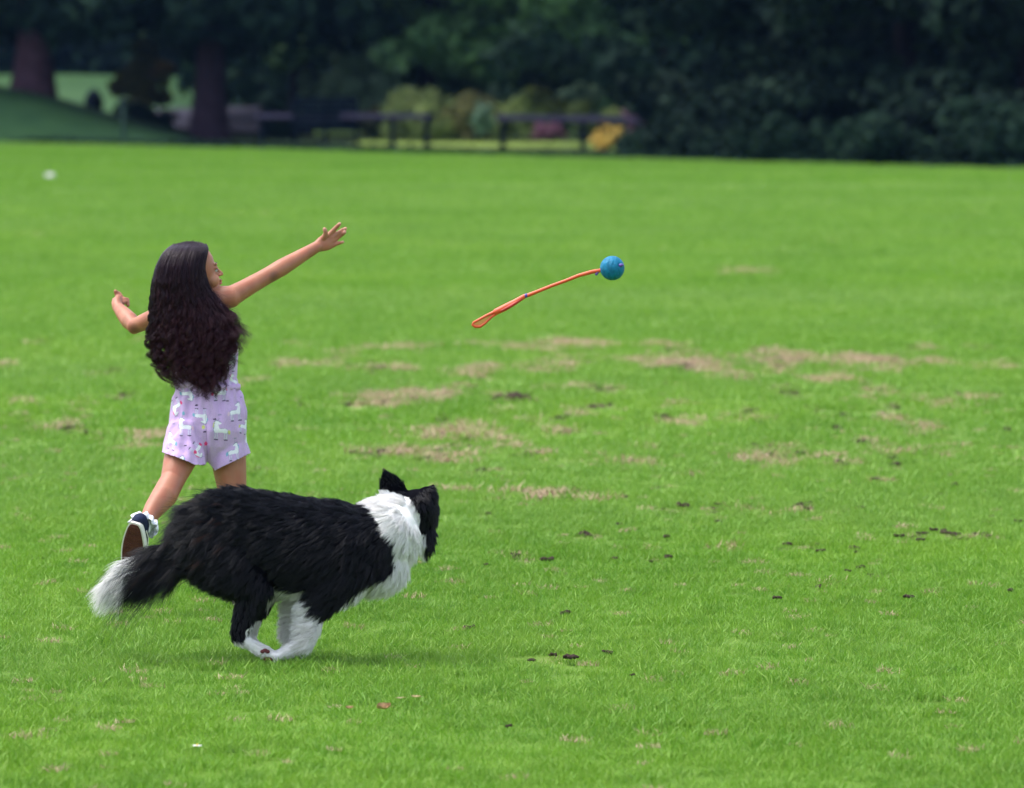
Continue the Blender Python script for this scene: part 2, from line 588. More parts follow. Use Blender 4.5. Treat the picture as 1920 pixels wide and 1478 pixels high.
def scatter(name, label, pts, scl, meshes, seed=1):
    """one object of countless tufts standing at pts"""
    me = bpy.data.meshes.new(name)
    me.vertices.add(len(pts)); me.vertices.foreach_set('co', pts.astype('f').ravel())
    a = me.attributes.new('tuft_size', 'FLOAT', 'POINT'); a.data.foreach_set('value', scl.astype('f'))
    me.materials.append(meshes[0].materials[0])
    o = link(bpy.data.objects.new(name, me))
    tag(o, label, 'grass', kind='stuff')
    ng = bpy.data.node_groups.new(name, 'GeometryNodeTree')
    ng.interface.new_socket('Geometry', in_out='INPUT', socket_type='NodeSocketGeometry')
    ng.interface.new_socket('Geometry', in_out='OUTPUT', socket_type='NodeSocketGeometry')
    gi = ng.nodes.new('NodeGroupInput'); go = ng.nodes.new('NodeGroupOutput')
    m2p = ng.nodes.new('GeometryNodeMeshToPoints')
    ng.links.new(gi.outputs[0], m2p.inputs[0])
    iop = ng.nodes.new('GeometryNodeInstanceOnPoints')
    ng.links.new(m2p.outputs[0], iop.inputs['Points'])
    g2i = ng.nodes.new('GeometryNodeGeometryToInstance')
    for k, m in enumerate(meshes):
        src = bpy.data.objects.new(m.name, m)
        oi = ng.nodes.new('GeometryNodeObjectInfo')
        oi.inputs['Object'].default_value = src
        oi.inputs['As Instance'].default_value = False
        ng.links.new(oi.outputs['Geometry'], g2i.inputs[0])
    ng.links.new(g2i.outputs[0], iop.inputs['Instance'])
    iop.inputs['Pick Instance'].default_value = True
    rv = ng.nodes.new('FunctionNodeRandomValue'); rv.data_type = 'FLOAT_VECTOR'
    rv.inputs[0].default_value = (-.12, -.12, 0); rv.inputs[1].default_value = (.12, .12, 6.283)
    rv.inputs['Seed'].default_value = seed
    ng.links.new(rv.outputs[0], iop.inputs['Rotation'])
    na = ng.nodes.new('GeometryNodeInputNamedAttribute'); na.data_type = 'FLOAT'; na.inputs[0].default_value = 'tuft_size'
    ng.links.new(na.outputs[0], iop.inputs['Scale'])
    ng.links.new(iop.outputs[0], go.inputs[0])
    md = o.modifiers.new('scatter', 'NODES'); md.node_group = ng
    return o


def strip_points(y0, y1, dens, side, r):
    A = sum((.09 * y * 2 + side * 2) for y in np.linspace(y0, y1, 20)) / 20 * (y1 - y0)
    n = int(A * dens)
    y = y0 + (y1 - y0) * r.random(n)
    x = (r.random(n) * 2 - 1) * (.09 * y1 + side)
    k = np.abs(x) < .09 * y + side
    return x[k], y[k]


# ------------------------------------------------------------------ clods, leaves, litter
EARTH = plain('earth', (.085, .058, .048), .95, .5, 60, .8, .1)


def clod_mesh(seed, flat=.5, n_l=5):
    r = random.Random(seed)
    mb = MB()
    for k in range(n_l):
        mb.ellipsoid((r.uniform(-.6, .6), r.uniform(-.4, .4), r.uniform(-.1, .35) * flat), (r.uniform(.25, .5), r.uniform(.2, .4), r.uniform(.2, .45) * flat), None, 12, 8)
    V, Fc = remeshed(mb, .07, 1)
    V = V + (vnormals(V, Fc) * (smoothnoise(V, .35, seed, 3) * .11)[:, None])
    me = bpy.data.meshes.new('clod')
    me.from_pydata([tuple(v) for v in V], [], Fc)
    me.polygons.foreach_set('use_smooth', [True] * len(Fc))
    me.materials.append(EARTH)
    return me


CL = [clod_mesh(s, .35 + .12 * (s % 3), 4 + s % 3) for s in range(5)]


def lay_grass():
    r = np.random.default_rng(5)
    near = [tuft_mesh('tuft', 46, .07, .027, .0031, GRASS, 1.15, s) for s in range(6)]
    x, y = strip_points(12.2, 27, 370, 2.4, r)
    kk = r.random(len(x)) < (27 - y) / 5; x, y = x[kk], y[kk]
    tan, dark = wear(x, y)
    P = np.stack([x, y, np.zeros_like(x)], 1)
    k = r.random(len(x)) > np.clip(tan * .95 + dark, 0, .93)
    sc = (.6 + .6 * r.random(len(x)) + .3 * smoothnoise(P, .22, 8, 3)) * (1 - .55 * tan)
    scatter('near_grass', 'short mown bright green grass of the near field', P[k], sc[k], near, 1)
    mid = [tuft_mesh('tuft', 46, .12, .032, .006, GRASS, 1.1, 10 + s) for s in range(3)]
    x, y = strip_points(21, 85, 78, 4, r)
    kk = (r.random(len(x)) < (y - 21) / 5) & (r.random(len(x)) < (85 - y) / 45); x, y = x[kk], y[kk]
    tan, dark = wear(x, y)
    P = np.stack([x, y, np.zeros_like(x)], 1)
    k = r.random(len(x)) > np.clip(tan * .95 + dark, 0, .93)
    sc = (.8 + .45 * r.random(len(x))) * (1 - .6 * tan)
    scatter('middle_grass', 'short green grass in the middle of the field', P[k], sc[k], mid, 2)
    far = [tuft_mesh('tuft', 40, .3, .04, .012, GRASS, .7, 20 + s) for s in range(3)]
    x, y = strip_points(44, 146, 13, 9, r)
    k = (y < edge_y(x)) & (r.random(len(x)) < (y - 44) / 36)
    P = np.stack([x, y, np.zeros_like(x)], 1)[k]
    scatter('far_grass', 'short green grass at the far end of the field', P, .8 + .4 * r.random(len(P)), far, 3)
    DRY = leafmat('dry_grass', (.33, .23, .13), (.47, .35, .22), (.60, .48, .32), trans=.15, nscale=6)
    dry = [tuft_mesh('dry_tuft', 34, .06, .026, .004, DRY, 1.7, 30 + s) for s in range(4)]
    X, Y = [], []
    for (cx, cy, rx, ry, st, dk) in PW:
        if cy > 55: continue
        n = int(min(4000, rx * ry * 13 * 300))
        X.append(cx + (r.random(n) * 2 - 1) * rx * 1.8); Y.append(cy + (r.random(n) * 2 - 1) * ry * 1.8)
    x = np.concatenate(X); y = np.concatenate(Y)
    tan, dark = wear(x, y)
    xa, ya, darka = x, y, dark
    k = r.random(len(x)) < np.clip(tan * 1.25 - .12 - dark * .75, 0, 1)
    # a few single straws lie all over the near turf
    x2, y2 = strip_points(12.5, 30, 9, 1, r)
    x = np.concatenate([x[k], x2]); y = np.concatenate([y[k], y2])
    P = np.stack([x, y, np.full(len(x), .004)], 1)
    sc = np.concatenate([.8 + .6 * r.random(k.sum()), .35 + .3 * r.random(len(x2))])
    P[k.sum():, 2] = .012
    # crumbs of loose earth in the torn spots
    kd = r.random(len(xa)) < np.clip(darka * .75, 0, 1)
    PE = np.stack([xa[kd], ya[kd], np.full(kd.sum(), .008)], 1)
    scatter('loose_earth', 'crumbly dark loose earth thrown up in the torn patches', PE, .009 + .028 * r.random(len(PE)) ** 1.5, CL, 6)
    scatter('dry_grass', 'dead straw coloured grass lying in the worn patches', P, sc, dry, 4)


lay_grass()

BIG = [  # x, y, half width px, label
 (1065, 1243, 22, 0, 'largest brown clod of earth, low in the grass right of the running dog'),
 (1280, 954, 17, 1, 'rounded dark clod of earth alone in the grass right of the dog\'s head'),
 (968, 751, 30, 2, 'wide dark lump of turned earth under the flying toy'),
 (934, 749, 8, 3, 'small black clod just left of the wide lump of turned earth'),
 (1615, 834, 11, 4, 'upright dark brown clod near the right side of the field'),
 (1567, 808, 13, 0, 'brown clod of earth left of and above the upright clod'),
 (1888, 810, 9, 1, 'tall narrow clod of earth at the right edge of the picture'),
 (1600, 1036, 15, 2, 'flat black scrap of earth in the lower right of the field'),
 (1187, 1276, 7, 3, 'tiny black crumb of earth nearest the camera right of the dog'),
 (1026, 1056, 16, 4, 'reddish brown clod of earth level with the dog\'s chest'),
 (166, 817, 12, 1, 'dark clod of earth left of the girl beside a worn patch'),
 (955, 1373, 9, 3, 'small brown clod low in the near grass below the dog'),
 (1700, 1128, 16, 0, 'flat dark clod of earth alone in the right part of the field'),
]
for (x, y, hw, k, lab) in BIG:
    p = on_ground(x, y + 3)
    o = link(bpy.data.objects.new('clod', CL[k]))
    s = hw * p.y / F
    o.location = (p.x, p.y, .020); o.scale = (s * 1.0, s * 1.1, s * (1.9 if hw < 14 else 1.1)); o.rotation_euler.z = (k * 1.3) % .8 - .4
    tag(o, lab, 'clod of earth', 'clods of earth lying on the field')
SMALL = [(1155,1055),(1253,1052),(1062,1158),(913,1066),(1138,1233),(1456,1130),(1515,960),(1500,953),(1860,975),(1908,984),(1640,905),(1672,865),(1443,858),
         (1232,783),(1380,785),(1250,785),(1250,1013),(1615,1072),(1590,1078),(1685,1012),(1725,1020),(1750,1000),(1605,1043),(1175,938),(1345,952),(1160,990),(1500,855),
         (1895,1115),(1540,1040),(880,1185),(1350,985),(1745,888),(1790,915),(995,795),(660,853),(925,806),(715,852),(780,852),(1575,870),(1420,795),(1000,1248)]
for i, (x, y) in enumerate(SMALL):
    p = on_ground(x, y + 2)
    o = link(bpy.data.objects.new('clod', CL[i % 5]))
    s = random.uniform(8, 14) * p.y / F
    o.location = (p.x, p.y, .018); o.scale = (s, s, s * 1.2); o.rotation_euler.z = random.uniform(0, 3)
    tag(o, 'small dark crumb of earth lying loose in the grass', 'clod of earth', 'small crumbs of earth strewn over the field')


def leaf_mesh(name, L, W, curl, mat, seed=0, jag=0.12):
    r = random.Random(seed)
    n, m = 14, 6
    V, Fc = [], []
    for i in range(n + 1):
        u = i / n
        wd = W * math.sin(math.pi * min(1, u * .95 + .03)) ** .8 * (1 + jag * math.sin(u * 22 + seed))
        for j in range(m + 1):
            v = j / m * 2 - 1
            z = curl * L * (abs(v) ** 1.6 * .6 + (u - .5) ** 2 * .9) + .01 * L * math.sin(9 * u + 5 * v)
            V.append((L * (u - .5), wd * v, z))
    for i in range(n):
        for j in range(m):
            a = i * (m + 1) + j
            Fc.append((a, a + 1, a + m + 2, a + m + 1))
    b = len(V)
    for k in range(5):   # stalk
        u = k / 4
        for q in range(4):
            V.append((L * (.5 + .28 * u), .012 * L * math.cos(q * 1.571), .25 * curl * L + u * .05 * L + .012 * L * math.sin(q * 1.571)))
    for k in range(4):
        for q in range(4):
            Fc.append((b + k * 4 + q, b + k * 4 + (q + 1) % 4, b + k * 4 + 4 + (q + 1) % 4, b + k * 4 + 4 + q))
    me = bpy.data.meshes.new(name); me.from_pydata(V, [], Fc)
    me.polygons.foreach_set('use_smooth', [True] * len(Fc)); me.materials.append(mat)
    return me


LEAFB = plain('dead_leaf', (.42, .27, .14), .7, .35, 80, .3)
STRAW = plain('pale_stalk', (.6, .48, .28), .7, .2, 40)
WHITE = plain('white_litter', (.8, .79, .76), .6, .06, 30)


def lay(name, me, x, y, z, rz, rx, label, cat, group=None):
    p = on_ground(x, y)
    o = link(bpy.data.objects.new(name, me))
    o.location = (p.x, p.y, z); o.rotation_euler = (rx, 0, rz)
    tag(o, label, cat, group)


lay('leaf', leaf_mesh('leaf', .04, .012, .5, LEAFB, 1), 718, 1358, .04, .5, .5, 'curled brown dead leaf lying in the near grass below the dog', 'leaf')
lay('leaf', leaf_mesh('leaf', .026, .004, .3, STRAW, 2), 780, 1336, .04, -.1, .4, 'narrow straw coloured dead leaf right of the curled brown leaf', 'leaf')
lay('stalk', leaf_mesh('stalk', .028, .0022, .1, STRAW, 3), 750, 1337, .04, .5, .6, 'pale dry stalk lying slanted between the two dead leaves', 'stalk')
lay('leaf', leaf_mesh('leaf', .02, .006, .4, LEAFB, 4), 655, 1357, .04, .2, .4, 'small orange brown leaf left of the curled brown leaf', 'leaf')
# daisy in front
mb = MB()
for k in range(13):
    a = k / 13 * 6.283
    M = Matrix.Rotation(a, 3, 'Z')
    mb.ellipsoid(M @ Vector((.007, 0, .036)), (.0055, .0018, .0008), M, 8, 5)
fl = empty('daisy', on_ground(370, 1425), 'single small white daisy in the near grass at lower left', 'flower')
V = np.array([tuple(v) for v in mb.v]) + np.array(fl.location)
mesh_obj('petals', V, mb.f, WHITE, fl)
mb = MB(); mb.ellipsoid(Vector(fl.location) + Vector((0, 0, .0375)), (.0032, .0032, .0018)); mb.obj('flower_centre', plain('daisy_yellow', (.8, .5, .05)), fl)
mb = MB(); mb.loft([Vector(fl.location) + Vector((0, 0, 0)), Vector(fl.location) + Vector((.002, 0, .036))], [.0009, .0009], 8); mb.obj('stem', plain('daisy_stem', (.1, .25, .04)), fl)
# crumpled paper far away
mb = MB()
pc = on_ground(94, 336)
r_ = random.Random(4)
for k in range(7):
    mb.ellipsoid((r_.uniform(-.06, .06), r_.uniform(-.05, .05), .05 + r_.uniform(-.02, .03)), (r_.uniform(.05, .09), r_.uniform(.04, .07), r_.uniform(.03, .06)), Matrix.Rotation(r_.uniform(0, 3), 3, 'Y'), 8, 6)
V, Fc = remeshed(mb, .012, 1)
V = V + vnormals(V, Fc) * (smoothnoise(V, .05, 3, 2) * .01)[:, None]
V[:, 2] *= .7
o = mesh_obj('paper_litter', V, Fc, plain('dull_paper', (.5, .5, .47), .8, .1, 30), smooth=False); o.location = pc
tag(o, 'crumpled white paper lying far off in the left of the field', 'litter')

# ================================================================== THE GIRL
def seg_dist(P, a, b):
    a = np.array(a); b = np.array(b); d = b - a
    t = np.clip(((P - a) @ d) / (d @ d), 0, 1)
    return np.linalg.norm(P - (a + t[:, None] * d), axis=1), t


def girl():
    D0 = 17.95
    s = D0 / F
    G = lambda x, y, d=0.0: at(x, y, D0 + d)
    foot = G(455, 1150, 0)
    SKIN = plain('skin', (.47, .215, .135), .48, .10, 14, 0, .4, sss=.12, attr='tone')
    mb = MB()
    # legs
    hipR, kneeR, ankR = G(424, 822, .02), G(439, 952, .0), G(455, 1108, .06)
    fdir = Vector((-.08, .42, -.90)).normalized()
    sole_n = Vector((-.38, -.80, -.34)).normalized()
    sole_n = (sole_n - fdir * sole_n.dot(fdir)).normalized()
    heelL = G(252, 983, -.35)
    ankL = heelL + fdir * .040 - sole_n * .056
    hipL, kneeL = G(352, 822, -.02), G(323, 902, -.13)
    mb.loft([hipR, hipR.lerp(kneeR, .5), kneeR.lerp(hipR, .08), kneeR, kneeR.lerp(ankR, .3), kneeR.lerp(ankR, .62), ankR.lerp(kneeR, .1), ankR],
            [.062, .052, .041, .0395, .040, .031, .023, .024], 24)
    mb.loft([hipL, hipL.lerp(kneeL, .5), kneeL.lerp(hipL, .1), kneeL, kneeL.lerp(ankL, .3) + Vector((.004, -.006, -.003)), kneeL.lerp(ankL, .6), ankL.lerp(kneeL, .12), ankL],
            [.062, .052, .041, .0385, .0405, .032, .022, .021], 24)
    # feet inside the shoes
    heelR = ankR + Vector((0, -.02, -.045)); toeR = ankR + Vector((.02, .12, -.05))
    mb.loft([heelR, ankR + Vector((.005, .03, -.035)), toeR], [.024, .026, .02], 16)
    mb.loft([ankL - fdir * .003 + sole_n * .018, ankL + fdir * .05 + sole_n * .020, ankL + fdir * .11 + sole_n * .028], [.021, .021, .016], 16)
    # torso
    mb.loft([G(388, 822, 0), G(388, 780, 0), G(388, 728, 0), G(385, 680, .0), G(381, 630, .0), G(377, 592, .01), G(374, 572, .012)],
            [(.075, .105), (.078, .108), (.062, .088), (.066, .092), (.068, .098), (.058, .085), (.04, .05)], 28, up=(0, 1, 0))
    # shoulders, neck
    shR, shL = G(432, 557, .03), G(322, 582, -.02)
    mb.loft([shL, G(350, 574, 0), G(376, 568, .015), G(405, 561, .03), shR], [.034, .042, .046, .042, .036], 20)
    mb.loft([G(374, 585, .01), G(370, 560, .015), G(364, 535, .02)], [.036, .031, .031], 18)
    # right arm (stretched out to the right)
    elR, wrR = G(511, 512, .11), G(594, 463, .20)
    mb.loft([shR, shR.lerp(elR, .3), shR.lerp(elR, .75), elR, elR.lerp(wrR, .2), elR.lerp(wrR, .6), wrR], [.034, .0295, .0265, .0265, .0275, .0225, .0180], 20)
    # right hand: back of the hand to us, thumb up
    k1 = G(621, 447, .215)
    ax = (k1 - wrR).normalized()
    hw = (G(609, 432, .2) - G(620, 465, .2)).normalized()
    mb.loft([wrR, G(602, 459, .207), G(611, 455, .212), G(621, 450, .217)], [(.0155, .018), (.013, .0235), (.0115, .027), (.009, .0265)], 18, up=ax.cross(hw))

    def finger(pts, r):
        mb.loft([G(*p) for p in pts], r, 12)
    finger([(615, 442, .212), (623, 434, .215), (631, 426, .212), (637, 420, .205)], [.0085, .0076, .0070, .0060])
    finger([(622, 446, .215), (633, 438, .222), (642, 432, .224), (648, 429, .216)], [.0085, .0076, .0070, .0060])
    finger([(623, 452, .215), (633, 446, .225), (641, 440, .222), (646.5, 436, .212)], [.0082, .0074, .0068, .0058])
    finger([(619, 460, .213), (628, 458.5, .218), (636, 456, .218), (643, 454, .212)], [.0076, .0068, .0060, .0052])
    finger([(605, 448, .205), (610, 441, .197), (610.5, 435, .192), (608.5, 430, .19)], [.0095, .0088, .0080, .0068])
    # left arm
    elL, wrL = G(252, 612, .06), G(224, 580, .17)
    mb.loft([shL, shL.lerp(elL, .35), shL.lerp(elL, .8), elL, elL.lerp(wrL, .3), elL.lerp(wrL, .7), wrL], [.034, .030, .0265, .0262, .0285, .0245, .0195], 20)
    mb.loft([wrL, G(220, 575, .185), G(219, 569, .20), G(222, 562, .215)], [(.018, .018), (.018, .020), (.017, .021), (.013, .018)], 16)
    finger([(220, 566, .215), (221, 557, .222), (218, 550, .225), (216.5, 546.5, .222)], [.0092, .0082, .0074, .0064])       # index, pointing up
    finger([(224, 563, .217), (227, 556, .226), (223, 550.5, .23), (221, 549, .228)], [.0088, .008, .0072, .006])
    finger([(228, 565, .212), (234, 561, .222), (239, 562, .227), (240, 566, .222)], [.0085, .0078, .0072, .006])
    finger([(229, 569, .205), (235, 566, .215), (240, 568, .22), (240, 573, .214)], [.0082, .0075, .007, .006])
    finger([(217, 574, .2), (213, 568, .205), (214, 562, .208), (217, 560, .206)], [.009, .0082, .0072, .006])
    # head, looking right and a little away
    ang = math.radians(17)
    fx = Vector((math.cos(ang), math.sin(ang), .205)).normalized()
    fz = Vector((0, 0, 1)); fz = (fz - fx * fz.dot(fx)).normalized()
    fy = fz.cross(fx)
    MH = Matrix((fx, fy, fz)).transposed()
    HC = G(366, 513, .02)
    Hp = lambda x, y, z: HC + MH @ Vector((x, y, z))
    k = .93
    def E(c, r, rot=None):
        mb.ellipsoid(Hp(c[0] * k, c[1] * k, c[2] * k), tuple(q * k for q in r), MH @ rot if rot else MH, 28, 18)
    E((-.012, 0, .024), (.083, .068, .066))
    face = [(.062, -.075, .014, .018), (.052, -.063, .026, .030), (.041, -.046, .037, .042), (.029, -.026, .0485, .052), (.019, .0, .0565, .060), (.012, .024, .0615, .064), (.0, .048, .064, .060)]
    mb.loft([Hp(x * k, 0, z * k) for x, z, a_, b_ in face], [(a_ * k, b_ * k) for x, z, a_, b_ in face], 36, up=fx)
    E((.068, 0, -.069), (.0125, .016, .011))
    E((.046, .031, -.032), (.026, .021, .024)); E((.046, -.031, -.032), (.026, .021, .024))
    mb.loft([Hp(.0725 * k, 0, .006 * k), Hp(.081 * k, 0, -.008 * k), Hp(.0885 * k, 0, -.0195 * k)], [.0050, .0062, .0074], 14)
    E((.080, .0085, -.0225), (.0075, .0055, .0050)); E((.080, -.0085, -.0225), (.0075, .0055, .0050))
    E((.0800, 0, -.0405), (.0075, .015, .0040)); E((.0785, 0, -.0510), (.0072, .013, .0045))
    for sg in (1, -1):
        E((.0650, sg * .027, .0060), (.0108, .0158, .0062))
        E((.0650, sg * .027, -.0120), (.0100, .0150, .0050))
        E((.0690, sg * .025, .0180), (.0065, .0170, .0050))
        E((-.006, sg * .066, -.010), (.014, .006, .019), Matrix.Rotation(-.25, 3, 'Y'))
    V, Fc = remeshed(mb, .0026, 4, .5)
    org = Vector((foot.x, foot.y, 0))
    body = mesh_obj('person', V, Fc, SKIN, None, org)
    tag(body, 'running girl with long wavy dark hair and lilac romper, right arm flung out', 'person')
    # skin tone: lips, elbows, fingertips and knees a little different
    tone = np.tile(np.array([.39, .15, .088, 1.0]), (len(V), 1))
    tone[:, :3] *= (1 + .10 * smoothnoise(V, .09, 15, 3))[:, None] * np.array([1, 1, 1])
    tone[:, 1:3] *= (1 - .10 * smoothnoise(V, .05, 16, 2))[:, None]

    def dab(c, r, colr, amt):
        d = np.linalg.norm(V - np.array(c), axis=1)
        a = amt * np.clip(1 - (d / r) ** 2, 0, 1)
        tone[:, :3] = tone[:, :3] * (1 - a[:, None]) + np.array(colr) * a[:, None]
    dab(elR + Vector((.006, -.024, -.014)), .024, (.15, .05, .04), .8)
    dab(elL + Vector((.002, -.025, -.012)), .024, (.15, .05, .04), .8)
    for sg in (-1, 1):
        dab(Hp(.079, sg * .006, -.038), .009, (.50, .13, .12), .7); dab(Hp(.077, sg * .005, -.048), .009, (.50, .13, .12), .7)
    for p in ((637, 420, .205), (648, 429, .216), (646.5, 436, .212), (643, 454, .212), (608.5, 430, .19)):
        dab(G(*p), .009, (.72, .40, .30), .6)
    dab(kneeL + Vector((.0, -.035, 0)), .03, (.36, .15, .10), .5)
    dab(Hp(.055, -.045, -.03), .03, (.60, .28, .17), .6)
    a = body.data.color_attributes.new('tone', 'FLOAT_COLOR', 'POINT'); a.data.foreach_set('color', tone.astype('f').ravel())
    # eyes, brows
    EYE = plain('eye_white', (.45, .42, .40), .2, .03); IRIS = plain('iris', (.035, .015, .008), .15, .1); LASH = plain('lashes', (.01, .007, .007), .6, .1)
    for sg in (1, -1):
        c = Hp(.0640 * k, sg * .028 * k, -.0025 * k)
        mb = MB(); mb.ellipsoid(c, (.0085, .0092, .0072), MH, 20, 14); e = mb.obj('eye', EYE, body)
        g = (fx * .88 - fy * .15 * 1 + fz * -.05 + fy * sg * .25).normalized()
        mb = MB(); mb.ellipsoid(c + g * .0042, (.0056, .0058, .0058), MH, 16, 10); mb.obj('iris', IRIS, e)
        P = [Hp((.0755 - .0035 * (q + 1) ** 1.7) * k, sg * (.016 + .0125 * (q + 1)) * k, (.0045 - .0022 * q * q - .0012 * q) * k) for q in (-1, -.5, 0, .5, 1)]
        mb = MB(); mb.loft(P, [.0006, .0012, .0015, .0015, .0009], 8); mb.obj('eyelashes', LASH, body)
        P = [Hp((.0770 - .0042 * (q + 1) ** 1.8) * k, sg * (.013 + .0160 * (q + 1)) * k, (.0195 + .0025 * (1 - q * q) - .001 * q) * k) for q in (-1, -.5, 0, .5, 1)]
        mb = MB(); mb.loft(P, [(.0008, .0014), (.0014, .0022), (.0016, .0024), (.0013, .0020), (.0006, .0008)], 8); mb.obj('eyebrow', LASH, body)

    # ---------------- romper
    CL_, CR_ = G(388, 800, 0), None
    mb = MB()
    mb.loft([G(388, 716, 0), G(389, 726, 0), G(390, 745, 0), G(391, 775, -.003), G(391, 805, -.005), G(389, 832, -.003)],
            [(.066, .094), (.070, .099), (.084, .112), (.092, .120), (.094, .125), (.082, .118)], 40, up=(0, 1, 0), caps=1)
    mb.loft([G(352, 805, -.02), G(347, 838, -.042), G(343, 866, -.066), G(341, 892, -.088)], [(.080, .062), (.082, .067), (.082, .0725), (.082, .0755)], 36, up=(0, 1, 0), caps=1)
    mb.loft([G(421, 805, .012), G(426, 838, .012), G(430, 868, .010), G(432, 897, .01)], [(.080, .062), (.082, .065), (.084, .0695), (.086, .0725)], 36, up=(0, 1, 0), caps=1)
    V, Fc = remeshed(mb, .0034, 3)
    px, py = to_px(V)
    # hems: left one slopes down to the right, right one slopes up to the right
    hemL = 848 + (px - 306) * .36
    hemR = 882 - (px - 404) * .50
    mid = 386
    lim = np.where(px < mid + 2, np.minimum(hemL, 871), np.where(px < 402, 868 + (px - 388) * .9, hemR))
    N = vnormals(V, Fc)
    keep = (py < lim)
    F2 = [f for f in Fc if any(keep[i] for i in f)]
    V[:, 2] += np.where(py > lim, (py - lim) * s, 0)
    # snap: push the border vertices onto the hem line and flare
    fold = np.sin(px * .42 + 1.2 * np.sin(py * .05)) * np.clip((790 - py) / 70, 0, 1) * .0036
    fold2 = smoothnoise(V * np.array([1, 1, .45]), .045, 31, 2) * .0048
    fold3 = np.exp(-((px - (386 + (py - 800) * .05)) / 4.0) ** 2) * np.clip((py - 805) / 40, 0, 1) * -.010
    V = V + N * (fold + fold2 + fold3)[:, None]
    bod = MB()
    bod.loft([G(388, 722, 0), G(386, 712, 0), G(385, 690, 0), G(384, 660, 0), G(382, 630, 0), G(380, 604, .005), G(379, 592, .01)],
             [(.070, .098), (.073, .101), (.076, .103), (.077, .105), (.077, .106), (.072, .098), (.066, .088)], 40, up=(0, 1, 0), caps=1)
    LIL = None
    m, t, out = mat_new('romper_cloth')
    b = N_(t, 'ShaderNodeBsdfPrincipled'); b.inputs['Roughness'].default_value = .85; b.inputs['Specular IOR Level'].default_value = .15
    b.inputs['Sheen Weight'].default_value = .15
    a = t.nodes.new('ShaderNodeAttribute'); a.attribute_name = 'print'
    tc = t.nodes.new('ShaderNodeTexCoord')
    nz = noise(t, tc.outputs['Object'], 260, 2)
    L_(t, mix_col(t, 1.0, a.outputs['Color'], ramp(t, nz, [(.3, .88), (.7, 1.0)]), 'MULTIPLY'), b.inputs['Base Color'])
    n2 = noise(t, tc.outputs['Object'], 22, 3)
    bp = t.nodes.new('ShaderNodeBump'); bp.inputs['Strength'].default_value = .35; bp.inputs['Distance'].default_value = .012
    L_(t, n2, bp.inputs['Height']); L_(t, bp.outputs[0], b.inputs['Normal'])
    L_(t, b.outputs[0], out.inputs[0])
    CLOTH = m

    # unicorn print, drawn in units of one photo pixel round the figure
    LILAC = (.60, .41, .69)
    Wt, Bk, Pk, Bl, Ye, Gy = (.84, .84, .88), (.03, .02, .06), (.72, .06, .20), (.20, .42, .55), (.62, .62, .22), (.30, .28, .42)
    def horse(cx, cy, sc, flip, tail, rot=0.0):
        f = -1 if flip else 1
        out = []
        def P(pts): 
            q = []
            for (x, y) in pts:
                x, y = x * sc * f, y * sc
                c_, s_ = math.cos(rot), math.sin(rot)
                q.append((cx + x * c_ - y * s_, cy + x * s_ + y * c_))
            return q
        body_ = [(-11, -3), (3, -4), (6, -13), (3, -15), (-4, -15), (-2, -17), (6, -20), (10, -20), (14, -13), (13, -3), (12, 4), (6, 4), (-4, 3), (-11, 5)]
        body_ = [(-12, -2), (-8, -4), (4, -4), (7, -12), (1, -13), (1, -15), (8, -19), (12, -19), (14, -10), (14, 0), (12, 5), (4, 4), (-4, 4), (-12, 6)]
        big = [(x * 1.09 + .1, y * 1.09 - .4) for x, y in body_]
        out.append((P(big), Gy)); out.append((P(body_), Wt))
        for lx in (-10.5, -6.5, 7.5, 11.5):
            out.append((P([(lx - 1.2, 4), (lx + 1.2, 4), (lx + 1.2, 17), (lx - 1.2, 17)]), (.46, .40, .62)))
            out.append((P([(lx - .6, 4), (lx + .6, 4), (lx + .6, 17), (lx - .6, 17)]), (.74, .70, .84)))
        out.append((P([(-12.5, 17), (-5, 16.6), (-5, 18.6), (-12.5, 19)]), Bk)); out.append((P([(5.5, 17), (13, 16.6), (13, 18.6), (5.5, 19)]), Bk))
        out.append((P([(-12, 0), (-15, -3), (-18, 1), (-17.5, 7), (-14, 6), (-13, 3)]), tail))
        out.append((P([(13, -17), (16, -14), (16.5, -6), (14.6, -6), (14, -12)]), tail))
        out.append((P([(7, -18.5), (5, -26), (9, -19)]), Gy))
        return out
    motifs = []
    for a_ in [(350, 801, .95, True, (.70, .45, .62), 0), (413, 808, 1.0, True, Ye, .05), (440, 773, .95, False, (.72, .5, .66), -.1), (377, 780, .8, True, Bl, 3.14),
               (436, 848, .9, False, Bl, -.15), (331, 762, .85, False, Pk, 2.7), (318, 828, .9, True, Bl, .2), (410, 737, .85, False, Pk, 0), (352, 738, .8, True, Bl, 3.0),
               (372, 843, .75, False, Pk, 2.2), (462, 800, .8, False, Ye, .2), (338, 868, .7, False, Bl, 0), (395, 700, .9, True, Pk, 0), (430, 680, .95, False, Bl, 0),
               (352, 690, .9, False, Ye, 3.1), (438, 715, .7, True, Pk, .4), (400, 655, .9, False, Pk, 3.0), (345, 640, .9, True, Bl, 0), (432, 630, .85, True, Ye, 0), (375, 610, .8, False, Bl, 0)]:
        motifs += horse(a_[0], a_[1], a_[2] * .95, *a_[3:])
    for (x, y, c_) in [(346, 775, Bl), (382, 801, Ye), (384, 810, Bk), (368, 848, Pk), (386, 832, Pk), (410, 778, Gy), (454, 788, Bk), (370, 760, Bk), (455, 745, Gy), (324, 795, Gy), (440, 822, Gy), (424, 752, Bk), (401, 786, Bk), (350, 836, Bk)]:
        motifs.append(([(x - 3, y - 1), (x, y - 4.5), (x + 3, y - 1), (x + 2.4, y + 3), (x - 2, y + 4)] if c_ in (Pk, Bl, Ye) else [(x - 3, y - .8), (x + 2.5, y - 1.4), (x + 3, y + .8), (x - 2.5, y + 1.2)], c_))

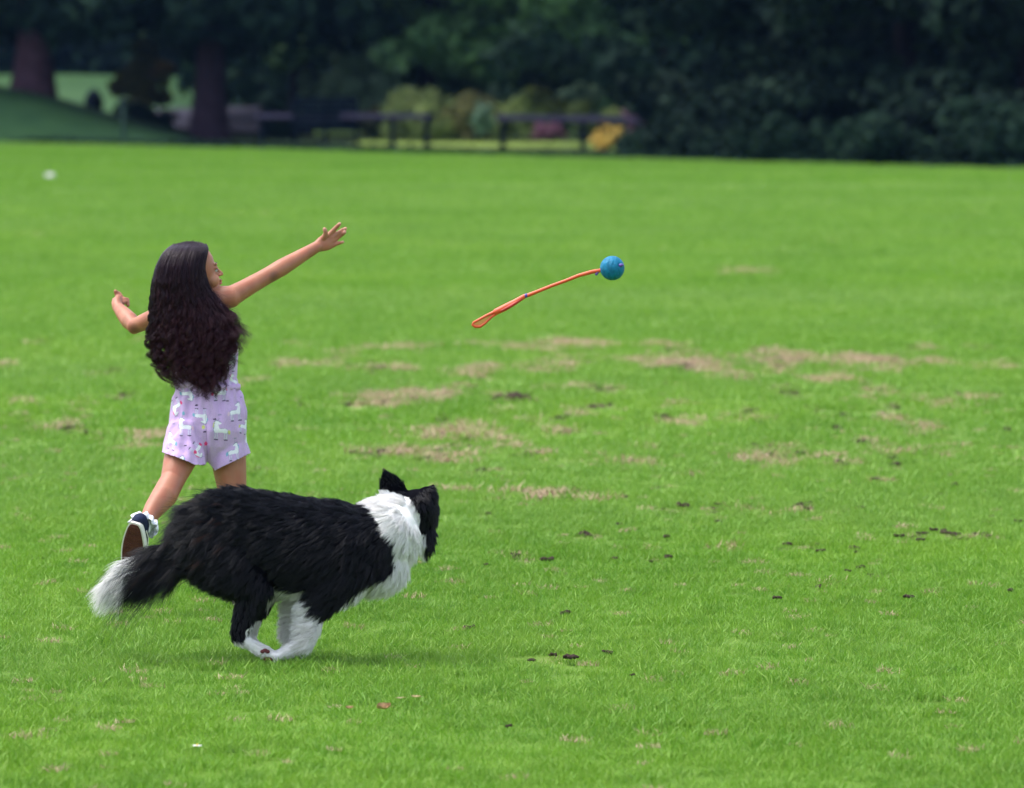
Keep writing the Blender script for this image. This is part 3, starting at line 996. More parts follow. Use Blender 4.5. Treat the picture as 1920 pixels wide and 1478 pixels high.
    def paint(o, Vw, xc=388, R=64.0, seam=True):
        px, py = to_px(Vw)
        back = Vw[:, 1] < D0 + .0
        th = np.arcsin(np.clip((px - xc) / (R * 1.25), -1, 1))
        u = xc + th * R * 1.12
        u = np.where(back, u, xc + (u - xc) * -1 + 9)
        col = np.tile(np.array([*LILAC, 1.0]), (len(Vw), 1))
        for poly, c_ in motifs:
            k_ = in_poly(u, py, poly)
            col[k_, :3] = c_
        if seam:
            k_ = (np.abs(px - (386 + (py - 790) * .04)) < .8) & (py > 770) & back
            col[k_, :3] *= .7
        a = o.data.color_attributes.new('print', 'FLOAT_COLOR', 'POINT'); a.data.foreach_set('color', col.astype('f').ravel())
    # refine to paint finely
    def refine(V, Fc):
        me = bpy.data.meshes.new('t'); me.from_pydata([tuple(v) for v in V], [], Fc)
        o = link(bpy.data.objects.new('t', me))
        ss = o.modifiers.new('s', 'SUBSURF'); ss.levels = 1
        ev = o.evaluated_get(bpy.context.evaluated_depsgraph_get()).to_mesh()
        A = np.empty(len(ev.vertices) * 3, 'f'); ev.vertices.foreach_get('co', A)
        Fq = np.array([tuple(p.vertices) for p in ev.polygons])
        o.evaluated_get(bpy.context.evaluated_depsgraph_get()).to_mesh_clear()
        bpy.data.objects.remove(o); bpy.data.meshes.remove(me)
        return A.reshape(-1, 3).astype(float), Fq
    V2, Fq = refine(V, F2)
    romper = mesh_obj('romper', V2, Fq, CLOTH, body)
    paint(romper, V2)
    md = romper.modifiers.new('thick', 'SOLIDIFY'); md.thickness = .0022; md.offset = -1
    Vb, Fb = remeshed(bod, .0034, 3)
    pxb, pyb = to_px(Vb)
    Nb = vnormals(Vb, Fb)
    Vb = Vb + Nb * (np.sin(pxb * .38 + .8 * np.sin(pyb * .07)) * .0022 * np.clip((pyb - 650) / 40, 0, 1) + smoothnoise(Vb * np.array([1, 1, .4]), .05, 35, 2) * .0025)[:, None]
    kb = (pyb > 598)
    Fb = [f for f in Fb if all(kb[i] for i in f)]
    Vb2, Fbq = refine(Vb, Fb)
    bodice = mesh_obj('bodice', Vb2, Fbq, CLOTH, romper)
    paint(bodice, Vb2, 384, 56, False)
    md = bodice.modifiers.new('thick', 'SOLIDIFY'); md.thickness = .002; md.offset = -1
    # waistband and straps
    wb = MB()
    n = 60
    for q in range(0, 1):
        c0 = G(388, 722, 0)
        ring = []
        for k_ in range(n):
            an = 2 * math.pi * k_ / n
            ring.append(c0 + Vector((.1015 * math.cos(an), .0735 * math.sin(an), -.006 * math.cos(an) + .0012 * math.sin(an * 22))))
        v = []
        for k_, p in enumerate(ring):
            o_ = (p - c0).normalized()
            for (dr, dz) in ((-.004, -.009), (.0035, -.0085), (.005, 0), (.0035, .0085), (-.004, .009)):
                v.append(p + o_ * dr + Vector((0, 0, dz)))
        f = []
        for k_ in range(n):
            for j in range(5):
                a0 = k_ * 5 + j; a1 = k_ * 5 + (j + 1) % 5; b0 = ((k_ + 1) % n) * 5 + j; b1 = ((k_ + 1) % n) * 5 + (j + 1) % 5
                f.append((a0, a1, b1, b0))
        wb.add(v, f)
    LILM = plain('lilac_trim', LILAC, .85, .08, 90, .2, .15)
    wb.obj('waistband', LILM, romper)
    st = MB()
    for (xa, xb) in ((349, 352), (412, 408)):
        st.loft([G(xa, 604, -.066), G((xa + xb) / 2, 584, -.058), G(xb, 563, -.028), G(xb, 558, .015), G(xb, 566, .055), G(xb, 588, .082), G(xa, 606, .085)], [(.0025, .010)] * 7, 12, up=(0, 1, .3))
    st.obj('strap', LILM, romper)

    # ---------------- shoes and socks
    NAVY = plain('shoe_navy', (.012, .018, .05), .8, .2, 60, .2, .2)
    RUB = plain('shoe_rubber', (.72, .68, .62), .6, .08, 30)
    OUT = plain('shoe_outsole', (.085, .028, .018), .75, .2, 60, .4, .2)
    REDT = plain('shoe_tab', (.7, .04, .05), .5, .05)
    SOCK = plain('sock', (.82, .82, .90), .9, .05, 60, .4)

    def shoe(heel, fwd, up, label=None):
        fwd = fwd.normalized(); up = (up - fwd * up.dot(fwd)).normalized(); side = up.cross(fwd)
        M = Matrix((fwd, side, up)).transposed()
        L, W = .190, .039
        def outline(grow, n=40):
            pts = []
            for k_ in range(n):
                a = 2 * math.pi * k_ / n
                x = .5 * L - .5 * L * math.cos(a)
                u = x / L
                wd = W * (.78 + .22 * math.sin((u - .15) * 3.2)) * (abs(math.sin(a)) ** .45) * (1 if math.sin(a) >= 0 else -1)
                pts.append((x + grow * -math.cos(a), wd * (1 + grow / W)))
            return pts
        def slab(z0, z1, g0, g1, name, mat, parent):
            mb = MB(); A = outline(g0); B = outline(g1); n = len(A)
            v = [heel + M @ Vector((x, y, z0)) for x, y in A] + [heel + M @ Vector((x, y, z1)) for x, y in B]
            f = [tuple(range(n)), tuple(range(2 * n - 1, n - 1, -1))] + [(i, n + i, n + (i + 1) % n, (i + 1) % n) for i in range(n)]
            mb.add(v, f)
            return mb.obj(name, mat, parent, smooth=False)
        up_ = MB()
        # upper: rings along the foot, open collar covered by the sock
        pts, rad = [], []
        for u, h, wd in ((.03, .046, .024), (.12, .056, .028), (.28, .056, .029), (.45, .048, .031), (.62, .036, .033), (.80, .026, .032), (.93, .019, .026)):
            pts.append(heel + M @ Vector((L * u, 0, .016 + h * .42))); rad.append((h * .62, wd))
        up_.loft(pts, rad, 24, up=up, caps=3)
        V_, F_ = remeshed(up_, .004, 2)
        z = (V_ - np.array(heel)) @ np.array(up)
        V_ = V_ + np.outer(np.maximum(0, .012 - z), np.array(up))
        sh = mesh_obj('shoe', V_, F_, NAVY, body)
        slab(.002, .021, .0035, .0025, 'sole_wall', RUB, sh)
        slab(-.0015, .0025, -.0025, -.0025, 'outsole', OUT, sh)
        mb = MB()
        for k_ in range(22):   # tread ribs
            x = .012 + k_ * .0074
            wv = W * (.78 + .22 * math.sin((x / L - .15) * 3.2)) * math.sin(math.acos(1 - 2 * x / L)) ** .55 * .84
            mb.box(heel + M @ Vector((x, 0, -.0021)), (.0016, wv, .0012), M @ Matrix.Rotation(.12, 3, 'Z'))
        mb.obj('tread', OUT, sh, smooth=False)
        mb = MB(); mb.loft([heel + M @ Vector((-.0030 + .0035 * abs(q) ** 2 * .9, q * .010, .0165)) for q in (-1, 0, 1)], [(.0028, .0013)] * 3, 8, up=up); mb.obj('heel_tab', REDT, sh)
        mb = MB()
        for sg in (1, -1):   # wavy side stripe
            mb.loft([heel + M @ Vector((L * u, sg * yy, zz)) for u, yy, zz in ((.16, .0285, .030), (.30, .031, .040), (.45, .034, .034), (.60, .0355, .027), (.72, .036, .022))], [(.0028, .0012)] * 5, 8, up=up)
        mb.obj('side_stripe', RUB, sh)
        return sh, M
    # lifted left shoe, sole towards us
    shoe(heelL, fdir, -sole_n)
    # planted right shoe
    heelR_ = Vector((ankR.x - .006, ankR.y - .045, .018))
    shoe(heelR_, Vector((.16, 1, .02)), Vector((0, 0, 1)))

    def sock(ank, knee, turn):
        axd = (knee - ank).normalized()
        ref = axd.cross(Vector((0, 1, 0))).normalized(); r2 = axd.cross(ref)
        mb = MB()
        mb.loft([ank - axd * .008, ank + axd * .020], [.0285, .0275], 24, caps=2)
        V_, F_ = remeshed(mb, .003, 2)
        so = mesh_obj('sock', V_, F_, SOCK, body)
        # frill
        v, f = [], []
        n = 96
        for j, (h, rr, am) in enumerate(((.020, .0275, .0), (.032, .032, .003), (.030, .038, .004), (.018, .043, .005), (.006, .045, .0065))):
            for k_ in range(n):
                a = 2 * math.pi * k_ / n
                r = rr + am * math.sin(a * 11 + .5 * math.sin(a * 3)) * .8
                hh = h + am * .7 * math.sin(a * 11 + 1.4) + am * .5 * math.sin(a * 5 + 1)
                v.append(ank + axd * hh + ref * (r * math.cos(a)) + r2 * (r * math.sin(a)))
        for j in range(4):
            for k_ in range(n):
                f.append((j * n + k_, j * n + (k_ + 1) % n, (j + 1) * n + (k_ + 1) % n, (j + 1) * n + k_))
        fr = mesh_obj('frill', v, f, SOCK, so)
        md = fr.modifiers.new('thick', 'SOLIDIFY'); md.thickness = .0012
    sock(ankL, kneeL, 0)
    sock(ankR, kneeR, 0)

    # ---------------- hair
    HAIR, t, out = mat_new('girl_hair')
    hb = N_(t, 'ShaderNodeBsdfPrincipled'); hb.inputs['Roughness'].default_value = .33
    hb.inputs['Specular IOR Level'].default_value = .18
    ci = t.nodes.new('ShaderNodeHairInfo')
    c = ramp(t, ci.outputs['Intercept'], [(.3, (.011, .004, .010)), (1.0, (.05, .014, .021))])
    c = mix_col(t, ramp(t, ci.outputs['Random'], [(.6, 0.0), (1, .6)]), c, (.030, .010, .020))
    L_(t, c, hb.inputs['Base Color'])
    L_(t, hb.outputs[0], out.inputs[0])
    HCORE = plain('hair_core', (.009, .006, .008), .6, .3, 30, 0, .2)

    ys = np.array([456, 461, 470, 482, 500, 530, 560, 590, 612, 632, 655, 680, 700, 720, 745, 760.])
    xl = np.array([330, 319, 308, 300, 292, 285, 283, 283, 285, 284, 290, 297, 308, 328, 352, 360.])
    xr = np.array([384, 391, 391, 388, 385, 386, 399, 421, 432, 440, 441, 436, 431, 426, 416, 410.])
    # how far the hair surface stands in front of the figure's axis (towards us)
    dp = np.array([.01, .045, .075, .092, .105, .108, .105, .108, .112, .114, .112, .106, .102, .100, .112, .118])
    yf = np.linspace(450, 770, 321)
    ker = np.exp(-(np.arange(-12, 13) / 5.0) ** 2); ker /= ker.sum()
    sm = lambda a: np.convolve(np.pad(np.interp(yf, ys, a), 12, mode='edge'), ker, 'valid')
    xl, xr, dp = sm(xl), sm(xr), sm(dp); ys = yf
    r = np.random.default_rng(42)
    K = 36
    def strands(sc, ye, y0, layer, n_clump, per, dspread, amp, seedk, far=False, flick=0.0):
        out_ = []
        nC = len(sc)
        for i in range(nC):
            m_ = per
            ds = r.normal(size=m_) * dspread
            u = np.linspace(0, 1, K)[None, :]
            yy0 = y0[i] + r.normal(size=m_) * 2.0
            yy0 = yy0 + 6 * (2 * sc[i] - 1) ** 2
            yend = np.maximum(ye[i] - np.abs(r.normal(size=m_)) * 22, 500)
            Y = yy0[:, None] + (yend - yy0)[:, None] * u
            conv = 1 - .93 * np.clip(u * 1.3, 0, 1) ** 1.1
            sl = np.clip(sc[i] + ds[:, None] * conv, 0.0, 1.0)
            XL, XR, DP = np.interp(Y, ys, xl), np.interp(Y, ys, xr), np.interp(Y, ys, dp)
            X = XL + (XR - XL) * sl
            bul = np.sqrt(np.clip(1 - (2 * sl - 1) ** 2, 0, 1))
            sgn = 1.0 if far else -1.0
            lay_ = layer[i] + r.normal(size=m_) * .003
            Dd = sgn * (DP * (.25 + .75 * bul) - lay_[:, None] * np.minimum(1, u * 3))
            if far: Dd = Dd * np.clip((600 - Y) / 60, .2, 1)
            # waves: per lock, growing downwards
            ph = seedk[i] * 6.283 * 3 + r.normal(size=(m_, 1)) * .55
            wl = 16 + 26 * ((seedk[i] * 7.13) % 1)
            wn = r.normal(); X = X * 1 + wn * 7.5 * np.clip((Y - 540) / 150, 0, 1.2) + 2.2 * np.sin(Y / (24 + 12 * r.random()) + 6 * r.random()) * np.clip((Y - 520) / 120, 0, 1)
            A_ = amp * (.6 + 1.0 * ((seedk[i] * 3.7) % 1)) * np.clip((Y - 500) / 120, 0, 1.5) ** 1.1
            th = (Y / wl) * 6.283 + ph
            X = X + A_ * np.sin(th) + r.normal(size=(m_, 1)) * .7 * u
            Dd = Dd + A_ * s * .9 * np.cos(th) + r.normal(size=(m_, 1)) * .003 * u
            if flick:
                X = X + flick * u ** 2 * (.5 + r.random((m_, 1)))
                Y = Y - abs(flick) * .25 * u ** 3
            # unproject
            cx, cy = (X - 960) / F, -(Y - 739) / F
            dx, dy, dz = cx, CP + cy * SP, -SP + cy * CP
            DD = D0 + .01 + Dd
            tt = DD / dy
            out_.append(np.stack([dx * tt, DD, CAM_H + dz * tt], -1))
        return np.concatenate(out_)
    bot = lambda q: np.interp(q, [0, .12, .25, .4, .55, .7, .85, 1], [704, 714, 720, 733, 750, 748, 738, 690])
    # inner mass, ending early and thinning out
    nC = 230
    sc = (np.arange(nC) * .6180339) % 1.0
    ye = 585 + (bot(sc) - 50 - 585) * r.random(nC) ** 1.5
    S1 = strands(sc, ye, 456 + 3 * r.random(nC), .004 + .022 * r.random(nC), nC, 40, .045, 1.8, r.random(nC))
    # ringlets lying on top of it, each its own lock
    nR = 180
    sr = (np.arange(nR) * .6180339 + .31) % 1.0
    yr = bot(sr) + 6 - 140 * r.random(nR) ** 1.5
    S1 = np.concatenate([S1, strands(sr, yr, 457 + 3 * r.random(nR), -.014 * r.random(nR), nR, 38, .030, 4.0, r.random(nR))])
    nD = 60
    sc2 = np.linspace(0, 1, nD)
    S2 = strands(sc2, 520 + 110 * r.random(nD), 457 + 25 * r.random(nD), np.zeros(nD), nD, 55, .05, 2.5, r.random(nD), far=True)
    # flying ringlets at the right and the left edge
    sc3 = np.array([.93, .96, .99, .90, .97, .88, 1.0, .95, .92, .86, .98, .91]); ye3 = np.array([652, 655, 640, 680, 636, 700, 660, 676, 650, 690, 628, 664.])
    S3 = strands(sc3, ye3, np.full(12, 478.), np.full(12, -.004), 12, 46, .010, 5.5, r.random(12), flick=19)
    sc4 = np.array([.0, .03, .0, .06, .02, .09, .13, .01]); ye4 = np.array([724, 730, 700, 736, 680, 732, 738, 716.])
    S4 = strands(sc4, ye4, np.full(8, 480.), np.full(8, -.004), 8, 50, .010, 7.0, r.random(8), flick=-4)
    # loose single hairs
    sc5 = r.random(70); S5 = strands(sc5, 600 + 150 * r.random(70), 457 + 20 * r.random(70), np.full(70, -.010), 70, 7, .10, 5.5, r.random(70), flick=5)
    Pall = np.concatenate([S1, S2, S3, S4, S5])
    u = np.linspace(0, 1, K)[None, :]
    R_ = .00042 * (1 - .55 * u ** 3) * np.ones((len(Pall), 1)) * (.8 + .5 * r.random((len(Pall), 1)))
    hair = hair_obj('hair', Pall, R_, HAIR, body)
    # dark under-hair volume so no scalp or back shows through
    mb = MB()
    C = [(350, 486), (346, 498), (340, 520), (340, 550), (345, 580), (356, 600), (364, 620), (368, 640), (370, 655)]
    Rr = [(.070, .048), (.082, .062), (.086, .076), (.082, .082), (.075, .088), (.062, .096), (.054, .092), (.046, .080), (.03, .055)]
    mb.loft([G(x, y, .012 - (.0 if y < 560 else .045)) for x, y in C], Rr, 30, up=(0, 1, 0))
    V, Fc = remeshed(mb, .006, 2)
    px, py = to_px(V)
    V[:, 0] += smoothnoise(V, .05, 51, 2) * .003
    hc = mesh_obj('under_hair', V, Fc, HCORE, hair)


girl()

# ================================================================== THE DOG
def dog():
    D0 = 16.42
    s = D0 / F
    G = lambda x, y, d=0.0: at(x, y, D0 + d)
    mb = MB()
    N, A = -.075, .075            # near side, away side
    spine = [(352, 1026, .050, .055), (375, 1006, .090, .085), (410, 1000, .122, .105), (460, 1003, .134, .120), (510, 1012, .138, .128),
             (560, 1022, .144, .135), (610, 1032, .150, .136), (660, 1030, .142, .130), (700, 1015, .118, .108), (728, 998, .088, .088)]
    mb.loft([G(x, y, .0) for x, y, a, b in spine], [(b, a * .965) for x, y, a, b in spine], 32, up=(0, 1, 0))
    # prow of the chest, neck
    mb.ellipsoid(G(712, 1050, .01), (.085, .085, .095), None, 24, 16)
    mb.loft([G(690, 1010, .01), G(725, 985, .04), G(752, 965, .08)], [(.088, .10), (.078, .088), (.064, .07)], 24, up=(0, 1, 0))
    mb.ellipsoid(G(748, 1012, .035), (.060, .065, .075), None, 24, 16)
    # head turned away and to the right
    hd = Vector((.16, .97, -.20)).normalized()
    hs = hd.cross(Vector((0, 0, 1))).normalized(); hu = hs.cross(hd)
    MH = Matrix((hd, -hs, hu)).transposed()
    HC = G(782, 953, .10)
    Hp = lambda x, y, z: HC + MH @ Vector((x, y, z))
    mb.ellipsoid(HC, (.072, .060, .056), MH, 24, 16)
    mb.ellipsoid(Hp(.012, 0, -.022), (.068, .056, .046), MH, 24, 16)
    mb.loft([Hp(.035, 0, -.010), Hp(.075, 0, -.022), Hp(.112, 0, -.030), Hp(.142, 0, -.034)], [(.040, .040), (.028, .028), (.023, .022), (.019, .018)], 20, up=hu)
    mb.loft([Hp(.03, 0, -.040), Hp(.08, 0, -.046), Hp(.126, 0, -.052)], [(.022, .032), (.013, .019), (.010, .013)], 16, up=hu)
    # ears: near one pricked, the other folded over
    def ear(base, tip, wid, fold=None):
        ed = (tip - base).normalized()
        sd = ed.cross(Vector((.2, -1, .1))).normalized()
        pts = [base - ed * .012, base.lerp(tip, .3), base.lerp(tip, .65), tip]
        rr = [(.010, wid), (.009, wid * 1.0), (.007, wid * .72), (.004, wid * .22)]
        if fold is not None:
            pts += [tip + fold * .5, tip + fold]; rr = [(.010, wid), (.009, wid), (.008, wid * .9), (.007, wid * .75), (.006, wid * .5), (.004, wid * .15)]
        mb.loft(pts, rr, 16, up=ed.cross(sd))
    ear(G(741, 930, .075), G(721, 885, .065), .041)
    ear(G(800, 933, .10), G(806, 918, .10), .030, Vector((.020, .004, -.036)))
    mb.ellipsoid(G(799, 1000, .11), (.024, .040, .055), None, 20, 14)
    mb.ellipsoid(G(799, 933, .085), (.031, .024, .034), Matrix.Rotation(.5, 3, 'Y'), 20, 14)      # folded ear flap
    # hind legs, gathered forward under the body
    for d, st, hk, pj, pw in ((N, (478, 1098), (446, 1194), (494, 1222), (512, 1229)), (A, (490, 1102), (462, 1188), (492, 1228), (503, 1238))):
        mb.loft([G(398, 1010, d * .7), G(440, 1055, d), G(*st, d)], [(.062, .105), (.058, .092), (.046, .060)], 24, up=(0, 1, 0))
        mb.loft([G(*st, d), G((st[0] * .45 + hk[0] * .55), (st[1] * .45 + hk[1] * .55), d), G(hk[0] + 3, hk[1] - 8, d), G(*hk, d)], [(.044, .056), (.027, .034), (.0195, .026), (.018, .021)], 18, up=(0, 1, 0))
        mb.loft([G(*hk, d), G((hk[0] + pj[0]) / 2, (hk[1] + pj[1]) / 2, d), G(*pj, d)], [.019, .0155, .018], 16)
        mb.loft([G(*pj, d), G(*pw, d)], [(.024, .015), (.022, .0115)], 16, up=(0, 1, 0))
        for k in range(4):
            o = (k - 1.5) * .0125
            x = pw[0] + (12 if abs(k - 1.5) < 1 else 8)
            mb.loft([G(pw[0], pw[1], d + o * .8), G(x, pw[1] + 3, d + o)], [.0095, .0080], 10)
    # fore legs, folded back
    fore = []
    for d, el, cp, pj, pw in ((N, (594, 1138), (577, 1204), (540, 1221), (520, 1229)), (A, (566, 1128), (545, 1192), (553, 1226), (560, 1239))):
        mb.loft([G(668, 1045, d * .9), G(632, 1090, d), G(*el, d)], [(.056, .080), (.050, .066), (.032, .040)], 22, up=(0, 1, 0))
        mb.loft([G(*el, d), G((el[0] + cp[0]) / 2 + 3, (el[1] + cp[1]) / 2, d), G(*cp, d)], [(.027, .033), (.021, .025), .0205], 18, up=(0, 1, 0))
        mb.loft([G(*cp, d), G(*pj, d)], [.0195, .0175], 16)
        mb.loft([G(*pj, d), G(*pw, d)], [(.023, .0155), (.022, .0125)], 16, up=(0, 1, 0))
        back = d < 0
        for k in range(4):
            o = (k - 1.5) * .0125
            L = 11 if abs(k - 1.5) < 1 else 8
            q = (pw[0] - L, pw[1] + 1) if back else (pw[0] + L * .8, pw[1] + 1)
            mb.loft([G(pw[0], pw[1], d + o * .8), G(*q, d + o)], [.0092, .0075], 10)
    # tail
    tail = [(352, 1030), (325, 1046), (290, 1060), (255, 1074), (226, 1092)]
    mb.loft([G(x, y, .0) for x, y in tail], [(.042, .036), (.046, .032), (.046, .028), (.038, .024), (.022, .014)], 16, up=(0, 0, 1))
    V, Fc = remeshed(mb, .0042, 6, .5)
    gp = G(545, 1243, 0)
    org = Vector((gp.x, gp.y, 0))

    ruff = [(664, 936), (690, 915), (742, 925), (768, 935), (784, 965), (798, 1000), (795, 1045), (784, 1100), (735, 1135), (660, 1170), (628, 1165),
            (646, 1136), (690, 1100), (722, 1090), (742, 1068), (738, 1048), (738, 1020), (718, 1000), (701, 968), (688, 952)]
    elN, cpN = np.array(G(594, 1138, N)), np.array(G(577, 1204, N))

    def is_white(P):
        px, py = to_px(P)
        dep = P[:, 1] - D0
        j = smoothnoise(P, .03, 61, 2) * 3
        px = px + j; py = py + j
        wt = in_poly(px, py, ruff) & (dep < .14)
        hv = (P - np.array(HC)) @ np.array(hd)          # along the muzzle
        hh = (P - np.array(HC)) @ np.array(hu); hl = (P - np.array(HC)) @ np.array(hs)
        head = (np.linalg.norm(P - np.array(HC), axis=1) < .085) | (hv > .05) & (dep > .1) & (py < 1040)
        blaze = head & ((hv > .085) | ((np.abs(hl) < .010) & (hh > .01) & (hv > .0)))
        back_of_head = head & (hv > -.045)
        wt = wt & ~back_of_head | blaze
        # tail tip
        wt |= (px < 238) & (py > 1000) & (py < 1160)
        # legs
        near = dep < 0
        fl_n = near & (py > np.interp(px, [520, 560, 573, 579, 602, 640], [1100, 1118, 1132, 1154, 1169, 1169])) & (px > 513) & (px < 640) & (py > 1118)
        fl_f = ~near & (py > 1108) & (px > 516) & (px < 606)
        hn = (px < 520) & (py > np.interp(px, [430, 454, 456, 474, 490], [1240, 1203, 1195, 1176, 1150])) & (py > 1165)
        fp = (py > 1205)
        wt |= fl_n | fl_f | hn | fp
        belly = (py > 1085) & (px > 500) & (px < 590) & (np.abs(dep) < .06)
        wt |= belly
        return wt

    w_ = is_white(V)
    m, t, out = mat_new('dog_skin')
    b = N_(t, 'ShaderNodeBsdfPrincipled'); b.inputs['Roughness'].default_value = .9
    b.inputs['Specular IOR Level'].default_value = .02
    a = t.nodes.new('ShaderNodeAttribute'); a.attribute_name = 'tone'
    L_(t, a.outputs['Color'], b.inputs['Base Color']); L_(t, b.outputs[0], out.inputs[0])
    body = mesh_obj('border_collie', V, Fc, m, None, org)
    tag(body, 'black and white long haired sheepdog running with gathered legs and white tipped tail', 'dog')
    tone = np.where(w_[:, None], np.array([.8, .78, .76, 1.0]), np.array([.003, .003, .005, 1.0]))
    a = body.data.color_attributes.new('tone', 'FLOAT_COLOR', 'POINT'); a.data.foreach_set('color', tone.astype('f').ravel())
    # eyes, nose, pads, claws
    DK = plain('dog_nose', (.012, .010, .011), .35, .2, 200, .4, .5)
    EYE = plain('dog_eye', (.05, .022, .008), .12, .1)
    PAD = plain('dog_pad', (.12, .035, .035), .8, .25, 120, .4, .2)
    for sg in (1, -1):
        mb = MB(); mb.ellipsoid(Hp(.052, sg * .031, .012), (.009, .009, .009), MH, 16, 12); mb.obj('eye', EYE, body)
    mb = MB(); mb.ellipsoid(Hp(.160, 0, -.030), (.010, .014, .011), MH, 18, 12); mb.obj('nose', DK, body)
    for (x, y, d, up) in ((497, 1221, N - .018, 0), (503, 1235, N - .012, 0)):
        mb = MB()
        for q in range(3):
            mb.ellipsoid(G(x + q * 4 - 4, y + abs(q - 1) * 2 - 1, d - .004), (.008, .006, .006), None, 12, 8)
        mb.obj('paw_pad', PAD, body)

    # ------------------------------------------------ coat
    v3 = lambda a: np.array(a, float)
    dirpx = lambda x0, y0, x1, y1, dd=0.0: v3((G(x1, y1, dd) - G(x0, y0, 0)).normalized())
    # (a, b, flow, length, lift)
    BN = [
        ((372, 1000, 0), (430, 985, 0), dirpx(0, 0, -30, 2), .050, .8),
        ((430, 1000, 0), (560, 1015, 0), dirpx(0, 0, -30, 5), .036, .26),
        ((560, 1020, 0), (670, 1030, 0), dirpx(0, 0, -28, 9), .034, .22),
        ((380, 1050, N), (450, 1070, N), dirpx(0, 0, -22, 18), .042, .22),
        ((380, 1050, A), (450, 1070, A), dirpx(0, 0, -22, 18), .042, .22),
        ((470, 1110, N), (446, 1190, N), dirpx(0, 0, -8, 30), .022, .25),
        ((480, 1110, A), (462, 1188, A), dirpx(0, 0, -8, 30), .022, .25),
        ((446, 1194, N), (512, 1229, N), dirpx(0, 0, 30, 14), .017, .35),
        ((462, 1188, A), (503, 1238, A), dirpx(0, 0, 30, 16), .016, .35),
        ((650, 1070, N), (600, 1140, N), dirpx(0, 0, -22, 24), .034, .3),
        ((650, 1070, A), (600, 1140, A), dirpx(0, 0, -22, 24), .034, .3),
        ((594, 1138, N), (577, 1204, N), dirpx(0, 0, -26, -2), .046, .35),
        ((566, 1128, A), (545, 1192, A), dirpx(0, 0, -26, 6), .046, .35),
        ((577, 1204, N), (520, 1229, N), dirpx(0, 0, -28, 12), .018, .35),
        ((545, 1192, A), (560, 1239, A), dirpx(0, 0, 8, 30), .009, .2),
        ((352, 1030, 0), (290, 1060, 0), dirpx(0, 0, -30, 18), .095, .26),
        ((290, 1060, 0), (225, 1086, 0), dirpx(0, 0, -28, 20), .085, .34),
        ((700, 1000, 0), (745, 975, .05), dirpx(0, 0, -24, 14), .040, .35),
        ((720, 1050, 0), (755, 1020, .03), dirpx(0, 0, -18, 24), .036, .32),
        ((770, 950, .1), (800, 960, .14), dirpx(0, 0, -10, 22), .026, .45),
        (tuple(), tuple(), -v3(hd), .010, .2),
        ((790, 990, .13), (782, 1020, .12), dirpx(0, 0, -4, 28), .034, .35),
        ((740, 930, .075), (721, 892, .065), dirpx(0, 0, -12, -28), .014, .25),
        ((792, 928, .09), (806, 945, .085), dirpx(0, 0, 10, 20), .018, .35),
        ((560, 1110, 0), (660, 1120, 0), dirpx(0, 0, -28, 14), .045, .3),
    ]
    segs = []
    for a_, b_, fl, ln, lift in BN:
        if len(a_) == 0: A_, B_ = v3(Hp(.06, 0, -.025)), v3(Hp(.145, 0, -.035))
        else: A_, B_ = v3(G(*a_)), v3(G(*b_))
        segs.append((A_, B_, fl, ln, lift))

    def fields(P):
        W = np.zeros(len(P)); flow = np.zeros((len(P), 3)); ln = np.zeros(len(P)); lf = np.zeros(len(P))
        for A_, B_, fl, L, li in segs:
            d, _ = seg_dist(P, A_, B_)
            wt = 1 / (d + .012) ** 5
            W += wt; flow += wt[:, None] * fl; ln += wt * L; lf += wt * li
        flow /= W[:, None]; flow /= np.linalg.norm(flow, axis=1, keepdims=True)
        return flow, ln / W, lf / W

    def coat(count, K, r, nclump, clumping, lenmul=1.0):
        P, Nn = sample_surface(V, Fc, count, r)
        P = P - Nn * .002
        flow, ln, lf = fields(P)
        # clump centres
        CPp, CN = sample_surface(V, Fc, nclump, r)
        idx = np.empty(count, int)
        for k in range(0, count, 1500):
            dd = ((P[k:k + 1500, None, :] - CPp[None]) ** 2).sum(-1)
            idx[k:k + 1500] = dd.argmin(1)
        cflow, cln, clf = fields(CPp)
        def tipvec(P, Nn, flow, ln, lf, seed_amp):
            wob = np.stack([smoothnoise(P, .06, 71, 2), smoothnoise(P, .06, 72, 2), smoothnoise(P, .06, 73, 2)], 1)
            ft = flow - Nn * (flow * Nn).sum(1, keepdims=True) * .85
            ft /= np.linalg.norm(ft, axis=1, keepdims=True) + 1e-9
            d = ft + Nn * (lf[:, None] * .75 + .06) + wob * .20
            return d / np.linalg.norm(d, axis=1, keepdims=True)
        L = ln * lenmul * (.7 + .5 * r.random(count))
        d = tipvec(P, Nn, flow, ln, lf, 1)
        cL = cln * (.75 + .5 * r.random(nclump)) * lenmul
        cd = tipvec(CPp, CN, cflow, cln, clf, 1) + r.normal(size=(nclump, 3)) * .09
        cd /= np.linalg.norm(cd, axis=1, keepdims=True)
        u = np.linspace(0, 1, K)[None, :, None]
        grav = np.array([0, 0, -1.0])
        S_ = P[:, None] + d[:, None] * L[:, None, None] * u + grav * (L * (L / .06) * .16)[:, None, None] * u ** 2
        dc = cd[idx]
        C_ = CPp[idx][:, None] + dc[:, None] * L[:, None, None] * u + grav * (L * (L / .06) * .16)[:, None, None] * u ** 2
        clw = np.where(is_white(P), .8, 1.0)[:, None, None]
        k = clw * clumping * np.clip(L / .03, .15, 1)[:, None, None] * u ** 1.3
        S_ = S_ * (1 - k) + C_ * k
        # wave in long fur
        ph = r.random(nclump)[idx] * 6.28
        side = np.cross(d, Nn)
        am = np.clip(L - .03, 0, .06) * .15
        S_ = S_ + side[:, None] * (am[:, None] * np.sin(u[:, :, 0] * 7 + ph[:, None]))[:, :, None]
        S_ = S_ + r.normal(size=(count, 1, 3)) * (L * .05)[:, None, None] * u
